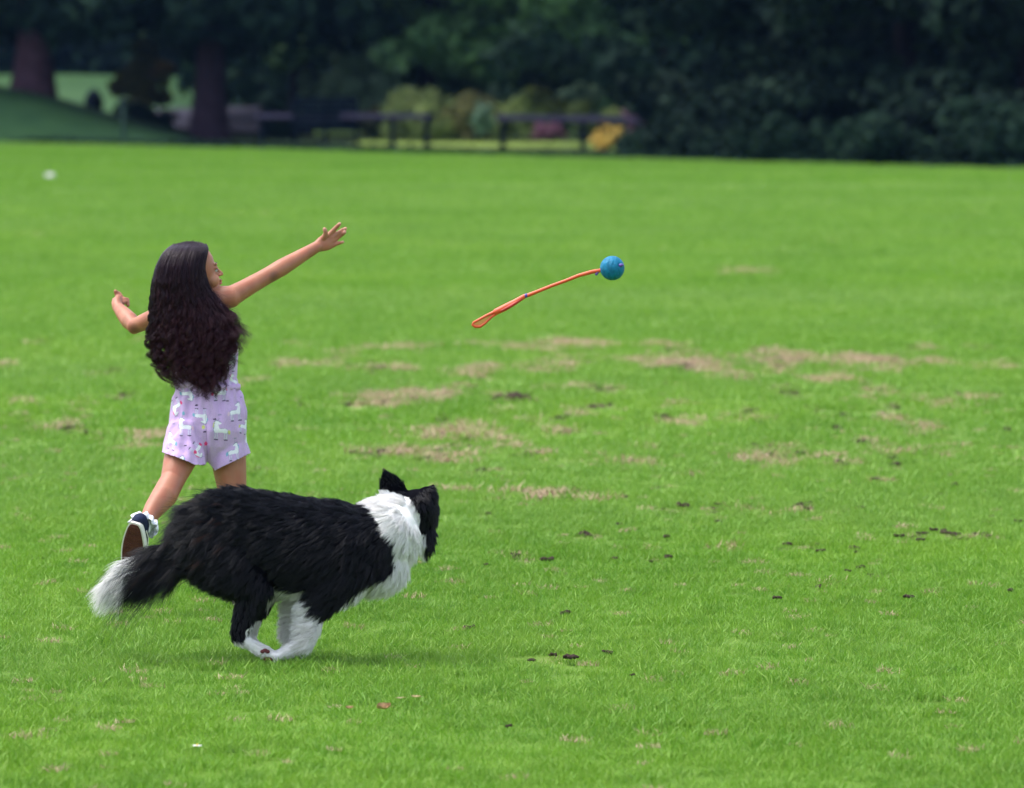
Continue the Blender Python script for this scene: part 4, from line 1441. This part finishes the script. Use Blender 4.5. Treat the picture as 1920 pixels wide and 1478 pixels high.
        # keep out of the ground
        S_[:, :, 2] = np.maximum(S_[:, :, 2], .004)
        return P, S_, L

    r = np.random.default_rng(9)
    P, S_, L = coat(150000, 8, r, 5200, .6)
    wh = is_white(S_[:, 4])
    u = np.linspace(0, 1, 8)[None, :]
    Rr = (.00036 * (1 - .75 * u ** 2)) * (.8 + .5 * r.random((len(P), 1)))

    def furmat(name, c0, c1, rough, spec):
        m, t, out = mat_new(name)
        b = N_(t, 'ShaderNodeBsdfPrincipled'); b.inputs['Roughness'].default_value = rough
        b.inputs['Specular IOR Level'].default_value = spec
        hi = t.nodes.new('ShaderNodeHairInfo')
        L_(t, ramp(t, hi.outputs['Random'], [(0, c0), (1, c1)]), b.inputs['Base Color'])
        L_(t, b.outputs[0], out.inputs[0])
        return m
    BLK = furmat('fur_black', (.002, .0025, .006), (.004, .004, .009), .34, .26)
    WHT = furmat('fur_white', (.70, .68, .66), (.93, .92, .91), .7, .1)
    BRN = furmat('fur_sunburnt', (.03, .012, .011), (.05, .018, .014), .5, .3)
    # sunbleached reddish tufts on the rump
    px, py = to_px(P)
    q = smoothnoise(P, .035, 81, 2)
    br = (~wh) & (q > .78) & (px < 430) & (py < 1060) & (P[:, 1] < D0)
    hair_obj('black_coat', S_[~wh & ~br], Rr[~wh & ~br], BLK, body)
    # long loose wisps over rump and tail
    P2, S2_, L2 = coat(60000, 8, r, 2500, .93, 1.75)
    x2, y2 = to_px(P2)
    sel = (x2 < 470) & (x2 > 262) & (y2 < 1120) & (r.random(len(P2)) < .05 + .12 * (x2 < 380))
    S2_[:, :, 2] += (np.linspace(0, 1, 8) ** 2 * .012)[None, :]
    hair_obj('guard_hair', S2_[sel], .0004 * (1 - .8 * u ** 2) * np.ones((sel.sum(), 1)), BLK, body)
    hair_obj('white_coat', S_[wh], Rr[wh] * 1.15, WHT, body)
    hair_obj('reddish_tufts', S_[br], Rr[br], BRN, body)


dog()

# ================================================================== THE FLYING TOY
def toy():
    D = 17.7
    ORANGE = plain('toy_orange', (.68, .085, .02), .35, .06, 12, 0, .5)
    RED = plain('toy_red', (.5, .03, .02), .35, .08, 12, 0, .5)
    PURPLE = plain('toy_purple', (.10, .06, .28), .4, .1, 12)
    BLUE = plain('toy_blue', (.0, .15, .28), .6, .25, 60, .4, .3)
    T = lambda x, y, d=0: at(x, y, D + d)
    c = T(1148, 503)
    root = empty('ball_throwing_toy', c, 'blue ball on a thin orange throwing wand, flying above the grass', 'dog toy')
    s = D / F
    R = 23 * s
    # ball with grooves
    n, m = 96, 64
    V, Fc = [], []
    ax = Vector((.75, -.35, .55)).normalized()
    q = ax.to_track_quat('Z', 'Y').to_matrix()
    for i in range(m + 1):
        th = math.pi * i / m
        for k in range(n):
            ph = 2 * math.pi * k / n
            d = Vector((math.sin(th) * math.cos(ph), math.sin(th) * math.sin(ph), math.cos(th)))
            g = 0
            band = math.sin(8 * d.x + 1.5 * math.sin(3 * d.y)) * .5 + .5
            g -= .055 * math.exp(-((band - .5) / .1) ** 2)
            g -= .05 * math.exp(-((d - Vector((.62, -.74, .25)).normalized()).length / .2) ** 4)
            V.append(c + d * R * (1 + g))
    for i in range(m):
        for k in range(n):
            k2 = (k + 1) % n
            Fc.append((i * n + k, (i + 1) * n + k, (i + 1) * n + k2, i * n + k2))
    mesh_obj('ball', V, Fc, BLUE, root)
    mb = MB(); mb.loft([T(1163, 498, -.026), T(1167, 497, -.026)], [3.6 * s, 2.6 * s], 12); mb.obj('ball_plug', PURPLE, root)
    P = [(1128, 507), (1110, 510), (1085, 517), (1060, 527), (1035, 536), (1010, 546), (990, 554)]
    mb = MB(); mb.loft([T(*p) for p in P], [3.6 * s, 3.8 * s, 3.4 * s, 3.2 * s, 3.2 * s, 3.3 * s, 3.8 * s], 14); mb.obj('shaft', ORANGE, root)
    mb = MB(); mb.loft([T(988, 553.7), T(984, 555.9)], [3.9 * s, 4.1 * s], 12, caps=1); mb.obj('collar', PURPLE, root)
    mb = MB(); mb.loft([T(1121, 511, -.002), T(1118, 514.5, -.003)], [2.2 * s, 2.6 * s], 10); mb.obj('clip', PURPLE, root)
    P = [(983, 556), (965, 567), (945, 578), (930, 585)]
    mb = MB(); mb.loft([T(*p, 0) for p in P], [4.2 * s, 5.4 * s, 6.6 * s, 6.0 * s], 14)
    up = [(932, 583), (912, 592), (899, 599), (888, 605), (886, 609), (891, 612.5), (900, 613), (910, 606), (921, 595), (933, 586)]
    mb.loft([T(*p) for p in up], [3.4 * s, 2.6 * s, 2.2 * s, 2.2 * s, 2.6 * s, 3.0 * s, 2.6 * s, 2.2 * s, 2.4 * s, 3.4 * s], 12)
    mb.obj('handle_loop', ORANGE, root)
    mb = MB(); mb.loft([T(978, 561, -.005), T(960, 572.5, -.008), T(940, 583, -.009)], [1.6 * s, 3.2 * s, 2.2 * s], 10)
    mb.obj('grip_stripe', RED, root)
    m, t, out = mat_new('toy_web')
    b = N_(t, 'ShaderNodeBsdfPrincipled'); b.inputs['Base Color'].default_value = (.8, .25, .08, 1); b.inputs['Roughness'].default_value = .4
    tr = t.nodes.new('ShaderNodeBsdfTransparent')
    mx = t.nodes.new('ShaderNodeMixShader'); mx.inputs[0].default_value = .5
    L_(t, tr.outputs[0], mx.inputs[1]); L_(t, b.outputs[0], mx.inputs[2]); L_(t, mx.outputs[0], out.inputs[0])
    vv = [T(932, 585)] + [T(*p) for p in up[1:-1]]
    w0 = [p + Vector((0, -.002, 0)) for p in vv]; w1 = [p + Vector((0, .002, 0)) for p in vv]
    k = len(vv)
    Fc = [tuple(range(k)), tuple(range(2 * k - 1, k - 1, -1))] + [(i, (i + 1) % k, k + (i + 1) % k, k + i) for i in range(k)]
    mesh_obj('web', w0 + w1, Fc, m, root, smooth=False)


toy()

# ================================================================== BEYOND THE FIELD
BARK_RED = plain('bark_red', (.10, .056, .08), .95, .3, 3, .8, .02)
BARK_BROWN = plain('bark_brown', (.04, .026, .04), .95, .3, 3, .8, .02)
BARK_DARK = plain('bark_dark', (.012, .011, .014), .95, .3, 3, .8, .02)
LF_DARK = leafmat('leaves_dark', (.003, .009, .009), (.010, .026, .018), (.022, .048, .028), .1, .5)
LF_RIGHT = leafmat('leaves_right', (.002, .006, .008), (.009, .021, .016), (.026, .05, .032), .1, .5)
LF_MID = leafmat('leaves_mid', (.028, .075, .035), (.08, .165, .07), (.12, .22, .095), .15, .5)
LF_BLUE = leafmat('leaves_blue', (.07, .14, .10), (.16, .26, .18), (.22, .33, .23), .12, .5)
LF_OLIVE = leafmat('leaves_olive', (.06, .075, .03), (.12, .13, .05), (.18, .165, .07), .2, .5)
LF_LIGHT = leafmat('leaves_light', (.09, .14, .05), (.17, .23, .075), (.24, .28, .11), .2, .5)
LF_YELLOW = leafmat('flowers_yellow', (.45, .30, .05), (.65, .46, .09), (.75, .62, .2), .2, .6)
LF_COPPER = leafmat('leaves_copper', (.16, .07, .12), (.28, .13, .20), (.36, .19, .26), .15, .5)
LF_RUST = leafmat('leaves_rust', (.06, .05, .018), (.10, .075, .022), (.14, .10, .03), .2, .5)


DARKSET = (LF_DARK, LF_RIGHT, LF_MID, LF_BLUE, LF_LIGHT, LF_OLIVE, LF_COPPER, LF_RUST)
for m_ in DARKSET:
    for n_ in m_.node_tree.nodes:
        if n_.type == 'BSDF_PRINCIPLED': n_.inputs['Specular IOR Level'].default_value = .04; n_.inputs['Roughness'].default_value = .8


def leaves(centres, radii, n, size, r, flat=.75, vert=.0):
    """leaf faces spread through clumps -> verts, quads"""
    C = np.asarray(centres, float); R = np.asarray(radii, float)
    p = R ** 2 / (R ** 2).sum()
    i = r.choice(len(C), n, p=p)
    d = r.normal(size=(n, 3)); d /= np.linalg.norm(d, axis=1, keepdims=True)
    q = C[i] + d * (R[i] * (.45 + .65 * r.random(n) ** .6))[:, None] * np.array([1, 1, flat])
    nrm = d * .8 + r.normal(size=(n, 3)) * .6 + np.array([0, 0, .35 - vert]); nrm /= np.linalg.norm(nrm, axis=1, keepdims=True)
    t = np.cross(nrm, r.normal(size=(n, 3))); t /= np.linalg.norm(t, axis=1, keepdims=True)
    b = np.cross(nrm, t)
    s = (size * (.6 + .8 * r.random(n)))[:, None]
    V = np.stack([q - t * s, q - b * s * .55, q + t * s, q + b * s * .55], 1).reshape(-1, 3)
    Fq = np.arange(len(V)).reshape(-1, 4)
    return V, Fq


def trunk_mb(base, h, r0, r1, lean=(0, 0), limbs=5, seed=0, lim_from=.35, spread=2.5):
    rr = random.Random(seed)
    mb = MB()
    pts, rad = [], []
    for k in range(9):
        u = k / 8
        pts.append(Vector(base) + Vector((lean[0] * u + .04 * r0 * math.sin(5 * u + seed), lean[1] * u, -.25 + (h + .25) * u)))
        rad.append((r0 + (r1 - r0) * u) * (1 + .45 * math.exp(-u * 16)))
    mb.loft(pts, rad, 16)
    tips = []
    for k in range(limbs):
        u = lim_from + (1 - lim_from) * (k + .5) / limbs
        a = rr.uniform(0, 6.28)
        p0 = Vector(base) + Vector((lean[0] * u, lean[1] * u, h * u))
        d = Vector((math.cos(a), math.sin(a), rr.uniform(.1, .6)))
        L = spread * rr.uniform(.6, 1.1)
        rl = (r0 + (r1 - r0) * u) * .42
        pp = [p0, p0 + d * L * .4 + Vector((0, 0, .1 * L)), p0 + d * L * .75, p0 + d * L + Vector((0, 0, -.05 * L))]
        mb.loft(pp, [rl, rl * .7, rl * .45, rl * .15], 8)
        tips += [pp[1], pp[2], pp[3]]
    return mb, tips


def tree(name, label, px, D, base_y, tr_w, h, crown_lo, crown_r, leafm, barkm, seed, n=9000, size=.2, group='large trees behind the field', ncl=60, lowbias=0, cx=0.0, cy=0.0, low_n=26):
    """tr_w trunk width in metres; crown_lo height where the leaves start"""
    r = np.random.default_rng(seed)
    b = at(px, base_y, D)
    root = empty(name, (b.x, D, b.z), label, 'tree', group)
    mb, tips = trunk_mb((b.x, D, b.z), h * .8, tr_w / 2, tr_w * .16, (.3, .2), 9, seed, max(.2, crown_lo / h), crown_r * .8)
    mb.obj('trunk', barkm, root)
    C, R = [], []
    for k in range(ncl):
        d = r.normal(size=3); d /= np.linalg.norm(d)
        q = .45 + .55 * r.random() ** .5
        c = np.array([b.x + cx, D + cy, b.z + (crown_lo + h) / 2]) + d * q * np.array([crown_r, crown_r, (h - crown_lo) / 2])
        C.append(c); R.append(crown_r * (.18 + .16 * r.random()))
    # the drooping lower fringe, the part one sees under
    for k in range(low_n):
        a = r.random() * 6.283; q = crown_r * r.random() ** .5
        C.append(np.array([b.x + cx + q * math.cos(a), D + cy + q * math.sin(a), b.z + crown_lo + .1 + .5 * r.random() + .3 * smoothnoise(np.array([[a, q, seed]]), 2, 3)[0]]))
        R.append(crown_r * (.10 + .08 * r.random()))
    V, Fq = leaves(C, R, n, size, r)
    mesh_obj('crown', V, Fq, leafm, root, smooth=False)
    return root


def shrub(name, label, px0, px1, top, bot, D, leafm, seed, n=3500, size=.08, depth=None, cat='shrub', group=None, ncl=26, spiky=0, stem=BARK_DARK):
    r = np.random.default_rng(seed)
    a, b = at(px0, bot, D), at(px1, bot, D)
    zt = at(px0, top, D).z
    cxm, wx, z0 = (a.x + b.x) / 2, (b.x - a.x) / 2, max(a.z, 0.0)
    hz = (zt - z0)
    dep = depth or wx
    root = empty(name, (cxm, D, z0), label, cat, group)
    C, R = [], []
    for k in range(ncl):
        d = r.normal(size=3); d /= np.linalg.norm(d)
        q = .35 + .75 * r.random()
        c = np.array([cxm, D, z0 + hz * .45]) + d * q * np.array([wx * .85, dep * .85, hz * .5])
        C.append(c); R.append(min(wx, hz) * (.14 + .24 * r.random() ** 1.5))
    V, Fq = leaves(C, R, n, size, r, .9)
    V[:, 2] = np.maximum(V[:, 2], z0 + .01)
    mesh_obj('foliage', V, Fq, leafm, root, smooth=False)
    mb = MB()
    for k in range(6):
        an = k * 1.05 + seed
        mb.loft([(cxm, D, z0 - .05), (cxm + wx * .3 * math.cos(an), D + dep * .3 * math.sin(an), z0 + hz * .4), (cxm + wx * .6 * math.cos(an), D + dep * .6 * math.sin(an), z0 + hz * .75)],
                [.03, .02, .008], 6)
    mb.obj('stems', stem, root)
    return root


def mound():
    n = 70
    c = at(-40, 262, 150)
    V, Fc = [], []
    for j in range(n + 1):
        for i in range(n + 1):
            u, v = i / n * 2 - 1, j / n * 2 - 1
            x = -17.5 + u * 9.6; y = 148.5 + v * 7
            q = max(0, 1 - abs(u) ** 1.25) * max(0, 1 - abs(v) ** 2.2)
            z = 2.25 * q + .05 * math.sin(x * 2) * q - .03
            V.append((x, y, z))
    for j in range(n):
        for i in range(n):
            a = j * (n + 1) + i
            Fc.append((a, a + 1, a + n + 2, a + n + 1))
    m, t, out = mat_new('mound_grass')
    g = t.nodes.new('ShaderNodeNewGeometry')
    c = ramp(t, noise(t, g.outputs['Position'], 1.2, 4), [(.3, (.010, .036, .015)), (.7, (.018, .052, .018))])  # grass colour lowered to carry the trees' shade on the mound
    b = N_(t, 'ShaderNodeBsdfPrincipled'); b.inputs['Roughness'].default_value = .9; L_(t, c, b.inputs['Base Color'])
    b.inputs['Specular IOR Level'].default_value = .1
    L_(t, b.outputs[0], out.inputs[0])
    o = mesh_obj('grass_mound', V, Fc, m)
    tag(o, kind='structure')


mound()


def sheet(name, pts, mat, z=None):
    o = mesh_obj(name, pts, [tuple(range(len(pts)))], mat, smooth=False)
    tag(o, kind='structure')
    return o


def far_lawn():
    """sunlit lawn rising far behind the trees at the left"""
    m, t, out = mat_new('far_lawn')
    g = t.nodes.new('ShaderNodeNewGeometry')
    c = ramp(t, noise(t, g.outputs['Position'], .3, 4), [(.3, (.02, .056, .016)), (.7, (.032, .075, .022))])
    b = N_(t, 'ShaderNodeBsdfPrincipled'); b.inputs['Roughness'].default_value = .9; L_(t, c, b.inputs['Base Color'])
    b.inputs['Specular IOR Level'].default_value = .1
    L_(t, b.outputs[0], out.inputs[0])
    V, Fc = [], []
    nx, ny = 30, 16
    for j in range(ny + 1):
        for i in range(nx + 1):
            x = -36 + 24.5 * i / nx; y = 175 + 50 * j / ny
            u = j / ny
            z = 1.72 * (u * u * (3 - 2 * u)) * min(1, (-11.3 - x) / 1.5 + .1) + .05 * math.sin(x * .6) * u - .05
            V.append((x, y, z))
    for j in range(ny):
        for i in range(nx):
            a = j * (nx + 1) + i
            Fc.append((a, a + 1, a + nx + 2, a + nx + 1))
    tag(mesh_obj('far_lawn', V, Fc, m), kind='structure')
    pm = plain('path_gravel', (.036, .034, .05), .95, .12, 2, 0, .02)
    tp = [at(262, 205, 166), at(350, 203, 165), at(430, 201, 164), at(500, 199, 163)]
    bt = [at(262, 236, 157), at(350, 240, 156), at(430, 244, 155), at(500, 247, 154)]
    V = tp + bt + [p + Vector((0, 0, -1)) for p in tp]
    tag(mesh_obj('path', V, [(k, k + 1, k + 5, k + 4) for k in range(3)] + [(k + 8, k + 9, k + 1, k) for k in range(3)], pm, smooth=False), kind='structure')
    gm, t, out = mat_new('strip_grass')
    g = t.nodes.new('ShaderNodeNewGeometry')
    c = ramp(t, noise(t, g.outputs['Position'], 1.2, 4), [(.3, (.15, .23, .045)), (.7, (.22, .30, .07))])
    b = N_(t, 'ShaderNodeBsdfPrincipled'); b.inputs['Roughness'].default_value = .9; L_(t, c, b.inputs['Base Color'])
    b.inputs['Specular IOR Level'].default_value = .1
    L_(t, b.outputs[0], out.inputs[0])
    sheet('lawn_strip', [(-3.9, 137.5, .008), (3.4, 127, .008), (3.4, 146, .008), (-3.9, 150, .008)], gm)


far_lawn()

# dark low leaves standing in for the shade along the field's edge
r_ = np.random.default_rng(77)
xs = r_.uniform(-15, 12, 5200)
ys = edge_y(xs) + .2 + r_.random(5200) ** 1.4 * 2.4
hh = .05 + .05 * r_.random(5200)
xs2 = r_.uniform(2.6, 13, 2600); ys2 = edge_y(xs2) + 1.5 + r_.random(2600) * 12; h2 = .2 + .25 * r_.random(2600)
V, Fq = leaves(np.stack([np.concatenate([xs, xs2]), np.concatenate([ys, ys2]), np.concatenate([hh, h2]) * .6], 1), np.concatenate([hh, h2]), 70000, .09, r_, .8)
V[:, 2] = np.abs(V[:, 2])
tag(mesh_obj('shade_verge', V, Fq, LF_DARK, smooth=False), 'dark low leaves standing in for shade along the far edge of the field', 'shade strip', kind='stuff')

# trees
tree('tree', 'thick reddish trunk of the old tree standing on the mound at far left', 60, 151, 184, 1.0, 13, 2.0, 5.2, LF_DARK, BARK_RED, 1, 16000, .22)
tree('tree', 'tree with the dark straight trunk at the foot of the mound', 391, 148.5, 262, .86, 13, 2.85, 5.0, LF_DARK, BARK_BROWN, 2, 16000, .22)
tree('tree', 'tree with a dim dark trunk behind the left end of the railing', 560, 160, 235, .6, 12, 2.1, 4.4, LF_DARK, BARK_DARK, 3, 13000, .22)
tree('tree', 'mid green tree over the middle of the railing', 800, 156, 240, .5, 12, 1.9, 4.2, LF_MID, BARK_DARK, 4, 16000, .2)
tree('tree', 'dark green tree above the gap in the railing', 1010, 146, 240, .5, 12, 1.8, 4.4, LF_MID, BARK_DARK, 5, 16000, .2)
tree('tree', 'dark tree standing behind the copper leaved shrub', 1250, 134, 250, .5, 12, 1.3, 4.2, LF_DARK, BARK_DARK, 6, 16000, .2, low_n=40)
tree('tree', 'dense dark tree with branches down to the grass right of the railing', 1440, 119, 285, .5, 11, .7, 3.0, LF_RIGHT, BARK_DARK, 7, 18000, .17, low_n=60)
tree('tree', 'dense tree with lighter leaf clusters near the upper right corner', 1690, 114, 300, .6, 11, .9, 3.2, LF_RIGHT, BARK_DARK, 8, 20000, .17, low_n=60)
tree('tree', 'dark dense tree cut by the right edge of the picture', 1925, 108, 310, .5, 11, .5, 2.6, LF_RIGHT, BARK_DARK, 9, 18000, .17, low_n=60)

tree('tree', 'big tree added left of the mound to shade it, low boughs reaching in from outside the picture', -330, 152, 255, .8, 13, 2.6, 5.6, LF_DARK, BARK_DARK, 10, 14000, .22, low_n=8)  # trunk stands out of view; tree added to shade the mound

# shrubs and smaller growth, left to right
shrub('shrub', 'olive conifer like bush between the two big trunks', 208, 318, 62, 222, 153, LF_OLIVE, 21, 5000, .09)
shrub('shrub', 'rusty tinged bush just right of the olive conifer like bush', 268, 330, 95, 200, 156, LF_RUST, 22, 1800, .08)
shrub('shrub', 'small dark bush low between the mound and the dark trunk', 205, 300, 188, 226, 151, LF_DARK, 23, 1500, .08)
shrub('shrub', 'dark low bush under the left railing right of the bench', 676, 800, 222, 258, 147, LF_DARK, 24, 2600, .07)
shrub('shrub', 'tall bluish grey bush behind the bench', 600, 770, 75, 215, 152, LF_BLUE, 25, 7000, .09)
shrub('shrub', 'broad yellow green bush behind the right part of the left railing', 716, 878, 168, 262, 143, LF_LIGHT, 26, 9000, .07)
shrub('shrub', 'olive brown bush in the gap between the two railings', 830, 948, 166, 262, 141, LF_OLIVE, 27, 6000, .07)
shrub('shrub', 'pale bluish bush rising behind the yellow green bush', 745, 800, 155, 230, 147, LF_BLUE, 28, 1800, .07)
shrub('shrub', 'light green bush behind the left half of the right railing', 940, 1075, 160, 258, 136, LF_LIGHT, 29, 8000, .07)
shrub('shrub', 'grey green bush rising above the right railing', 1035, 1135, 145, 250, 137, LF_BLUE, 30, 6000, .07)
shrub('shrub', 'dark purple brown bush under the right railing', 985, 1080, 232, 262, 133, LF_COPPER, 33, 900, .06, group=None)
for (nm, a0, a1, t0, D_, lm, sd) in (('tall loose green bush behind the pale bluish bush', 700, 820, 100, 157, LF_MID, 61), ('wide green bush high behind the olive brown bush', 800, 960, 110, 158, LF_MID, 62),
                                    ('loose green bush between the olive brown and light green bushes', 900, 1000, 150, 151, LF_BLUE, 63), ('tall green bush behind the grey green bush', 1060, 1190, 100, 152, LF_MID, 64),
                                    ('drooping grey green bush behind the left end of the bench', 540, 650, 120, 158, LF_BLUE, 65)):
    shrub('shrub', nm, a0, a1, t0, 240, D_, lm, sd, 7000, .09, ncl=38)
for (nm, a0, a1, t0, b0, D_, lm, sd) in (('low light green bush joining the yellow green bush and the gap', 770, 850, 188, 258, 139, LF_LIGHT, 71), ('small grey green bush in front of the olive brown bush', 880, 930, 192, 258, 138, LF_BLUE, 72),
                                        ('small light bush at the left end of the right railing', 912, 985, 182, 258, 139, LF_LIGHT, 73), ('low yellow green bush left of the yellow shrub', 1060, 1120, 190, 258, 134, LF_LIGHT, 74),
                                        ('low olive bush between bench and yellow green bush', 672, 745, 196, 258, 148, LF_OLIVE, 75)):
    shrub('shrub', nm, a0, a1, t0, b0, D_, lm, sd, 3500, .06, ncl=30)
shrub('shrub', 'low black green bush behind the left end of the left railing', 480, 566, 190, 266, 150, LF_DARK, 81, 3500, .07, ncl=30)
shrub('shrub', 'low black green bush left of the dark straight trunk', 250, 338, 208, 242, 151.5, LF_DARK, 82, 2500, .07, ncl=30)
shrub('shrub', 'copper leaved rounded shrub above the right end of the railing', 1165, 1262, 152, 268, 122.5, LF_COPPER, 31, 5500, .07)
shrub('flowering_shrub', 'bright yellow flowering shrub behind the right railing', 1110, 1166, 222, 282, 124.2, LF_YELLOW, 32, 2600, .045, depth=.35)
shrub('flowering_shrub', 'small yellow green tuft above the railing beside the yellow shrub', 1130, 1192, 205, 226, 126, LF_LIGHT, 34, 700, .05)
shrub('shrub', 'dark green mounded bush below the end of the right railing', 1195, 1365, 212, 300, 115, LF_RIGHT, 35, 6000, .08, stem=BARK_DARK)
shrub('shrub', 'low black green bush under the dense dark tree', 1350, 1560, 215, 304, 110, LF_DARK, 36, 7000, .09)
shrub('shrub', 'low black green bush under the tree with lighter clusters', 1540, 1760, 200, 308, 107, LF_DARK, 37, 7000, .09)
shrub('shrub', 'low black green bush at the right edge of the picture', 1740, 1990, 180, 313, 104, LF_DARK, 38, 8000, .09)

# far wood: one mass behind everything
r_ = np.random.default_rng(99)
C, R = [], []
for k in range(2300):
    x = r_.uniform(-60, 60); D = r_.uniform(227, 236)
    C.append((x, D, 1.2 + r_.random() ** 1.5 * 9)); R.append(r_.uniform(.9, 1.8))
for k in range(800):
    x = r_.uniform(-9.0, 30); D = 168 + r_.random() * 8 - .1 * x
    C.append((x, D, r_.random() * 9)); R.append(r_.uniform(.7, 1.5))
V, Fq = leaves(C, R, 140000, .34, r_)
tag(mesh_obj('distant_wood', V, Fq, LF_DARK, smooth=False), 'dark distant wood closing the view behind the park', 'wood', kind='stuff')

# ------------------------------------------------------------------ railings, bench, bin, post
RAILM = plain('rail_wood', (.028, .026, .05), .9, .25, 8, .4, .03)
POSTM = plain('post_wood', (.006, .010, .018), .9, .25, 8, .4, .02)


def railing(label, px0, px1, rail_y, base_y, posts, thick):
    D0 = on_ground(px0, base_y[0]).y; D1 = on_ground(px1, base_y[1]).y
    a = at(px0, rail_y[0], D0); b = at(px1, rail_y[1], D1)
    mid = (a + b) / 2
    root = empty('railing', (mid.x, mid.y, 0), label, 'railing', 'low wooden railings at the far edge of the field')
    d = (b - a); L = d.length; d.normalize()
    M = Matrix((d, Vector((-d.y, d.x, 0)).normalized(), d.cross(Vector((-d.y, d.x, 0)).normalized()))).transposed()
    mb = MB(); mb.box(mid, (L / 2 + .03, .09, thick / 2), M, .02); mb.obj('rail', RAILM, root, smooth=False)
    for p in posts:
        u = (p - px0) / (px1 - px0)
        c = a.lerp(b, u)
        mb = MB(); top = c.z - thick / 2
        mb.box((c.x, c.y, top / 2 - .05), (.062, .062, top / 2 + .048), None, .01)
        mb.obj('post', POSTM, root, smooth=False)


railing('left low wooden railing running behind the dark bench', 484, 806, (218, 219), (276, 284), (491, 740, 800), .12)
railing('right low wooden railing in front of the yellow shrub', 938, 1268, (221, 226), (289, 295), (943, 1097, 1240), .13)


def bench():
    base = on_ground(610, 280)
    D = base.y
    root = empty('bench', (base.x, D, 0), 'dark park bench with a tall back seen from behind, by the left railing', 'bench')
    s = D / F
    x0, x1 = at(548, 280, D).x, at(672, 280, D).x
    zt = at(610, 183, D).z
    W = (x1 - x0) / 2; cx = (x0 + x1) / 2
    for k in range(6):
        mb = MB(); mb.box((cx, D - .02 + .012 * k, .52 + (zt - .56) * k / 5), (W, .02, (zt - .5) / 12 * .93), None, .008)
        mb.obj('back_slat', POSTM, root, smooth=False)
    for k in range(4):
        mb = MB(); mb.box((cx, D + .1 + .12 * k, .42), (W, .052, .018), None, .008); mb.obj('seat_slat', POSTM, root, smooth=False)
    for x in (x0 + .06, cx, x1 - .06):
        mb = MB(); mb.box((x, D - .055, zt / 2), (.035, .03, zt / 2), None, .006); mb.obj('leg', POSTM, root, smooth=False)
        mb = MB(); mb.box((x, D + .48, .195), (.035, .03, .2), None, .006); mb.obj('leg', POSTM, root, smooth=False)
    for x in (x0 + .03, x1 - .03):
        mb = MB(); mb.box((x, D + .22, .66), (.03, .25, .02), None, .006); mb.obj('armrest', POSTM, root, smooth=False)


bench()


def bin_():
    D = 160
    b = at(176, 210, D)
    root = empty('litter_bin', (b.x, D, b.z - .4), 'dark litter bin standing behind the mound', 'bin')
    w = 18 * D / F
    zt = at(176, 182, D).z
    h = zt - (b.z - .4)
    mb = MB(); mb.loft([(b.x, D, b.z - .38), (b.x, D, zt - .08)], [w * .9, w], 20, caps=1); mb.obj('bin_body', POSTM, root)
    mb = MB(); mb.loft([(b.x, D, zt - .06), (b.x, D, zt + .01)], [w * 1.06, w * .8], 20, caps=2); mb.obj('lid', POSTM, root)


bin_()
p = on_ground(232, 270); D = p.y
gr = empty('marker_post', (p.x, D, 0), 'thin dark green post standing in front of the mound', 'post')
mb = MB(); zt = at(232, 185, D).z
mb.loft([(p.x, D, -.1), (p.x, D, zt)], [.055, .055], 12, caps=2); mb.obj('shaft', plain('post_green', (.01, .04, .03), .5), gr)
mb = MB(); mb.loft([(p.x, D, zt - .1), (p.x, D, zt - .02)], [.068, .068], 12, caps=1); mb.obj('collar', POSTM, gr)

# ------------------------------------------------------------------ air between the camera and the trees
m, t, out = mat_new('air')
pv = t.nodes.new('ShaderNodeVolumePrincipled')
pv.inputs['Color'].default_value = (.25, .48, 1.0, 1)
pv.inputs['Density'].default_value = .00007
L_(t, pv.outputs[0], out.inputs['Volume'])
mb = MB(); mb.box((0, 110, 12), (90, 160, 14), None, 0)
hz = mb.obj('haze', m, smooth=False)
tag(hz, kind='stuff')
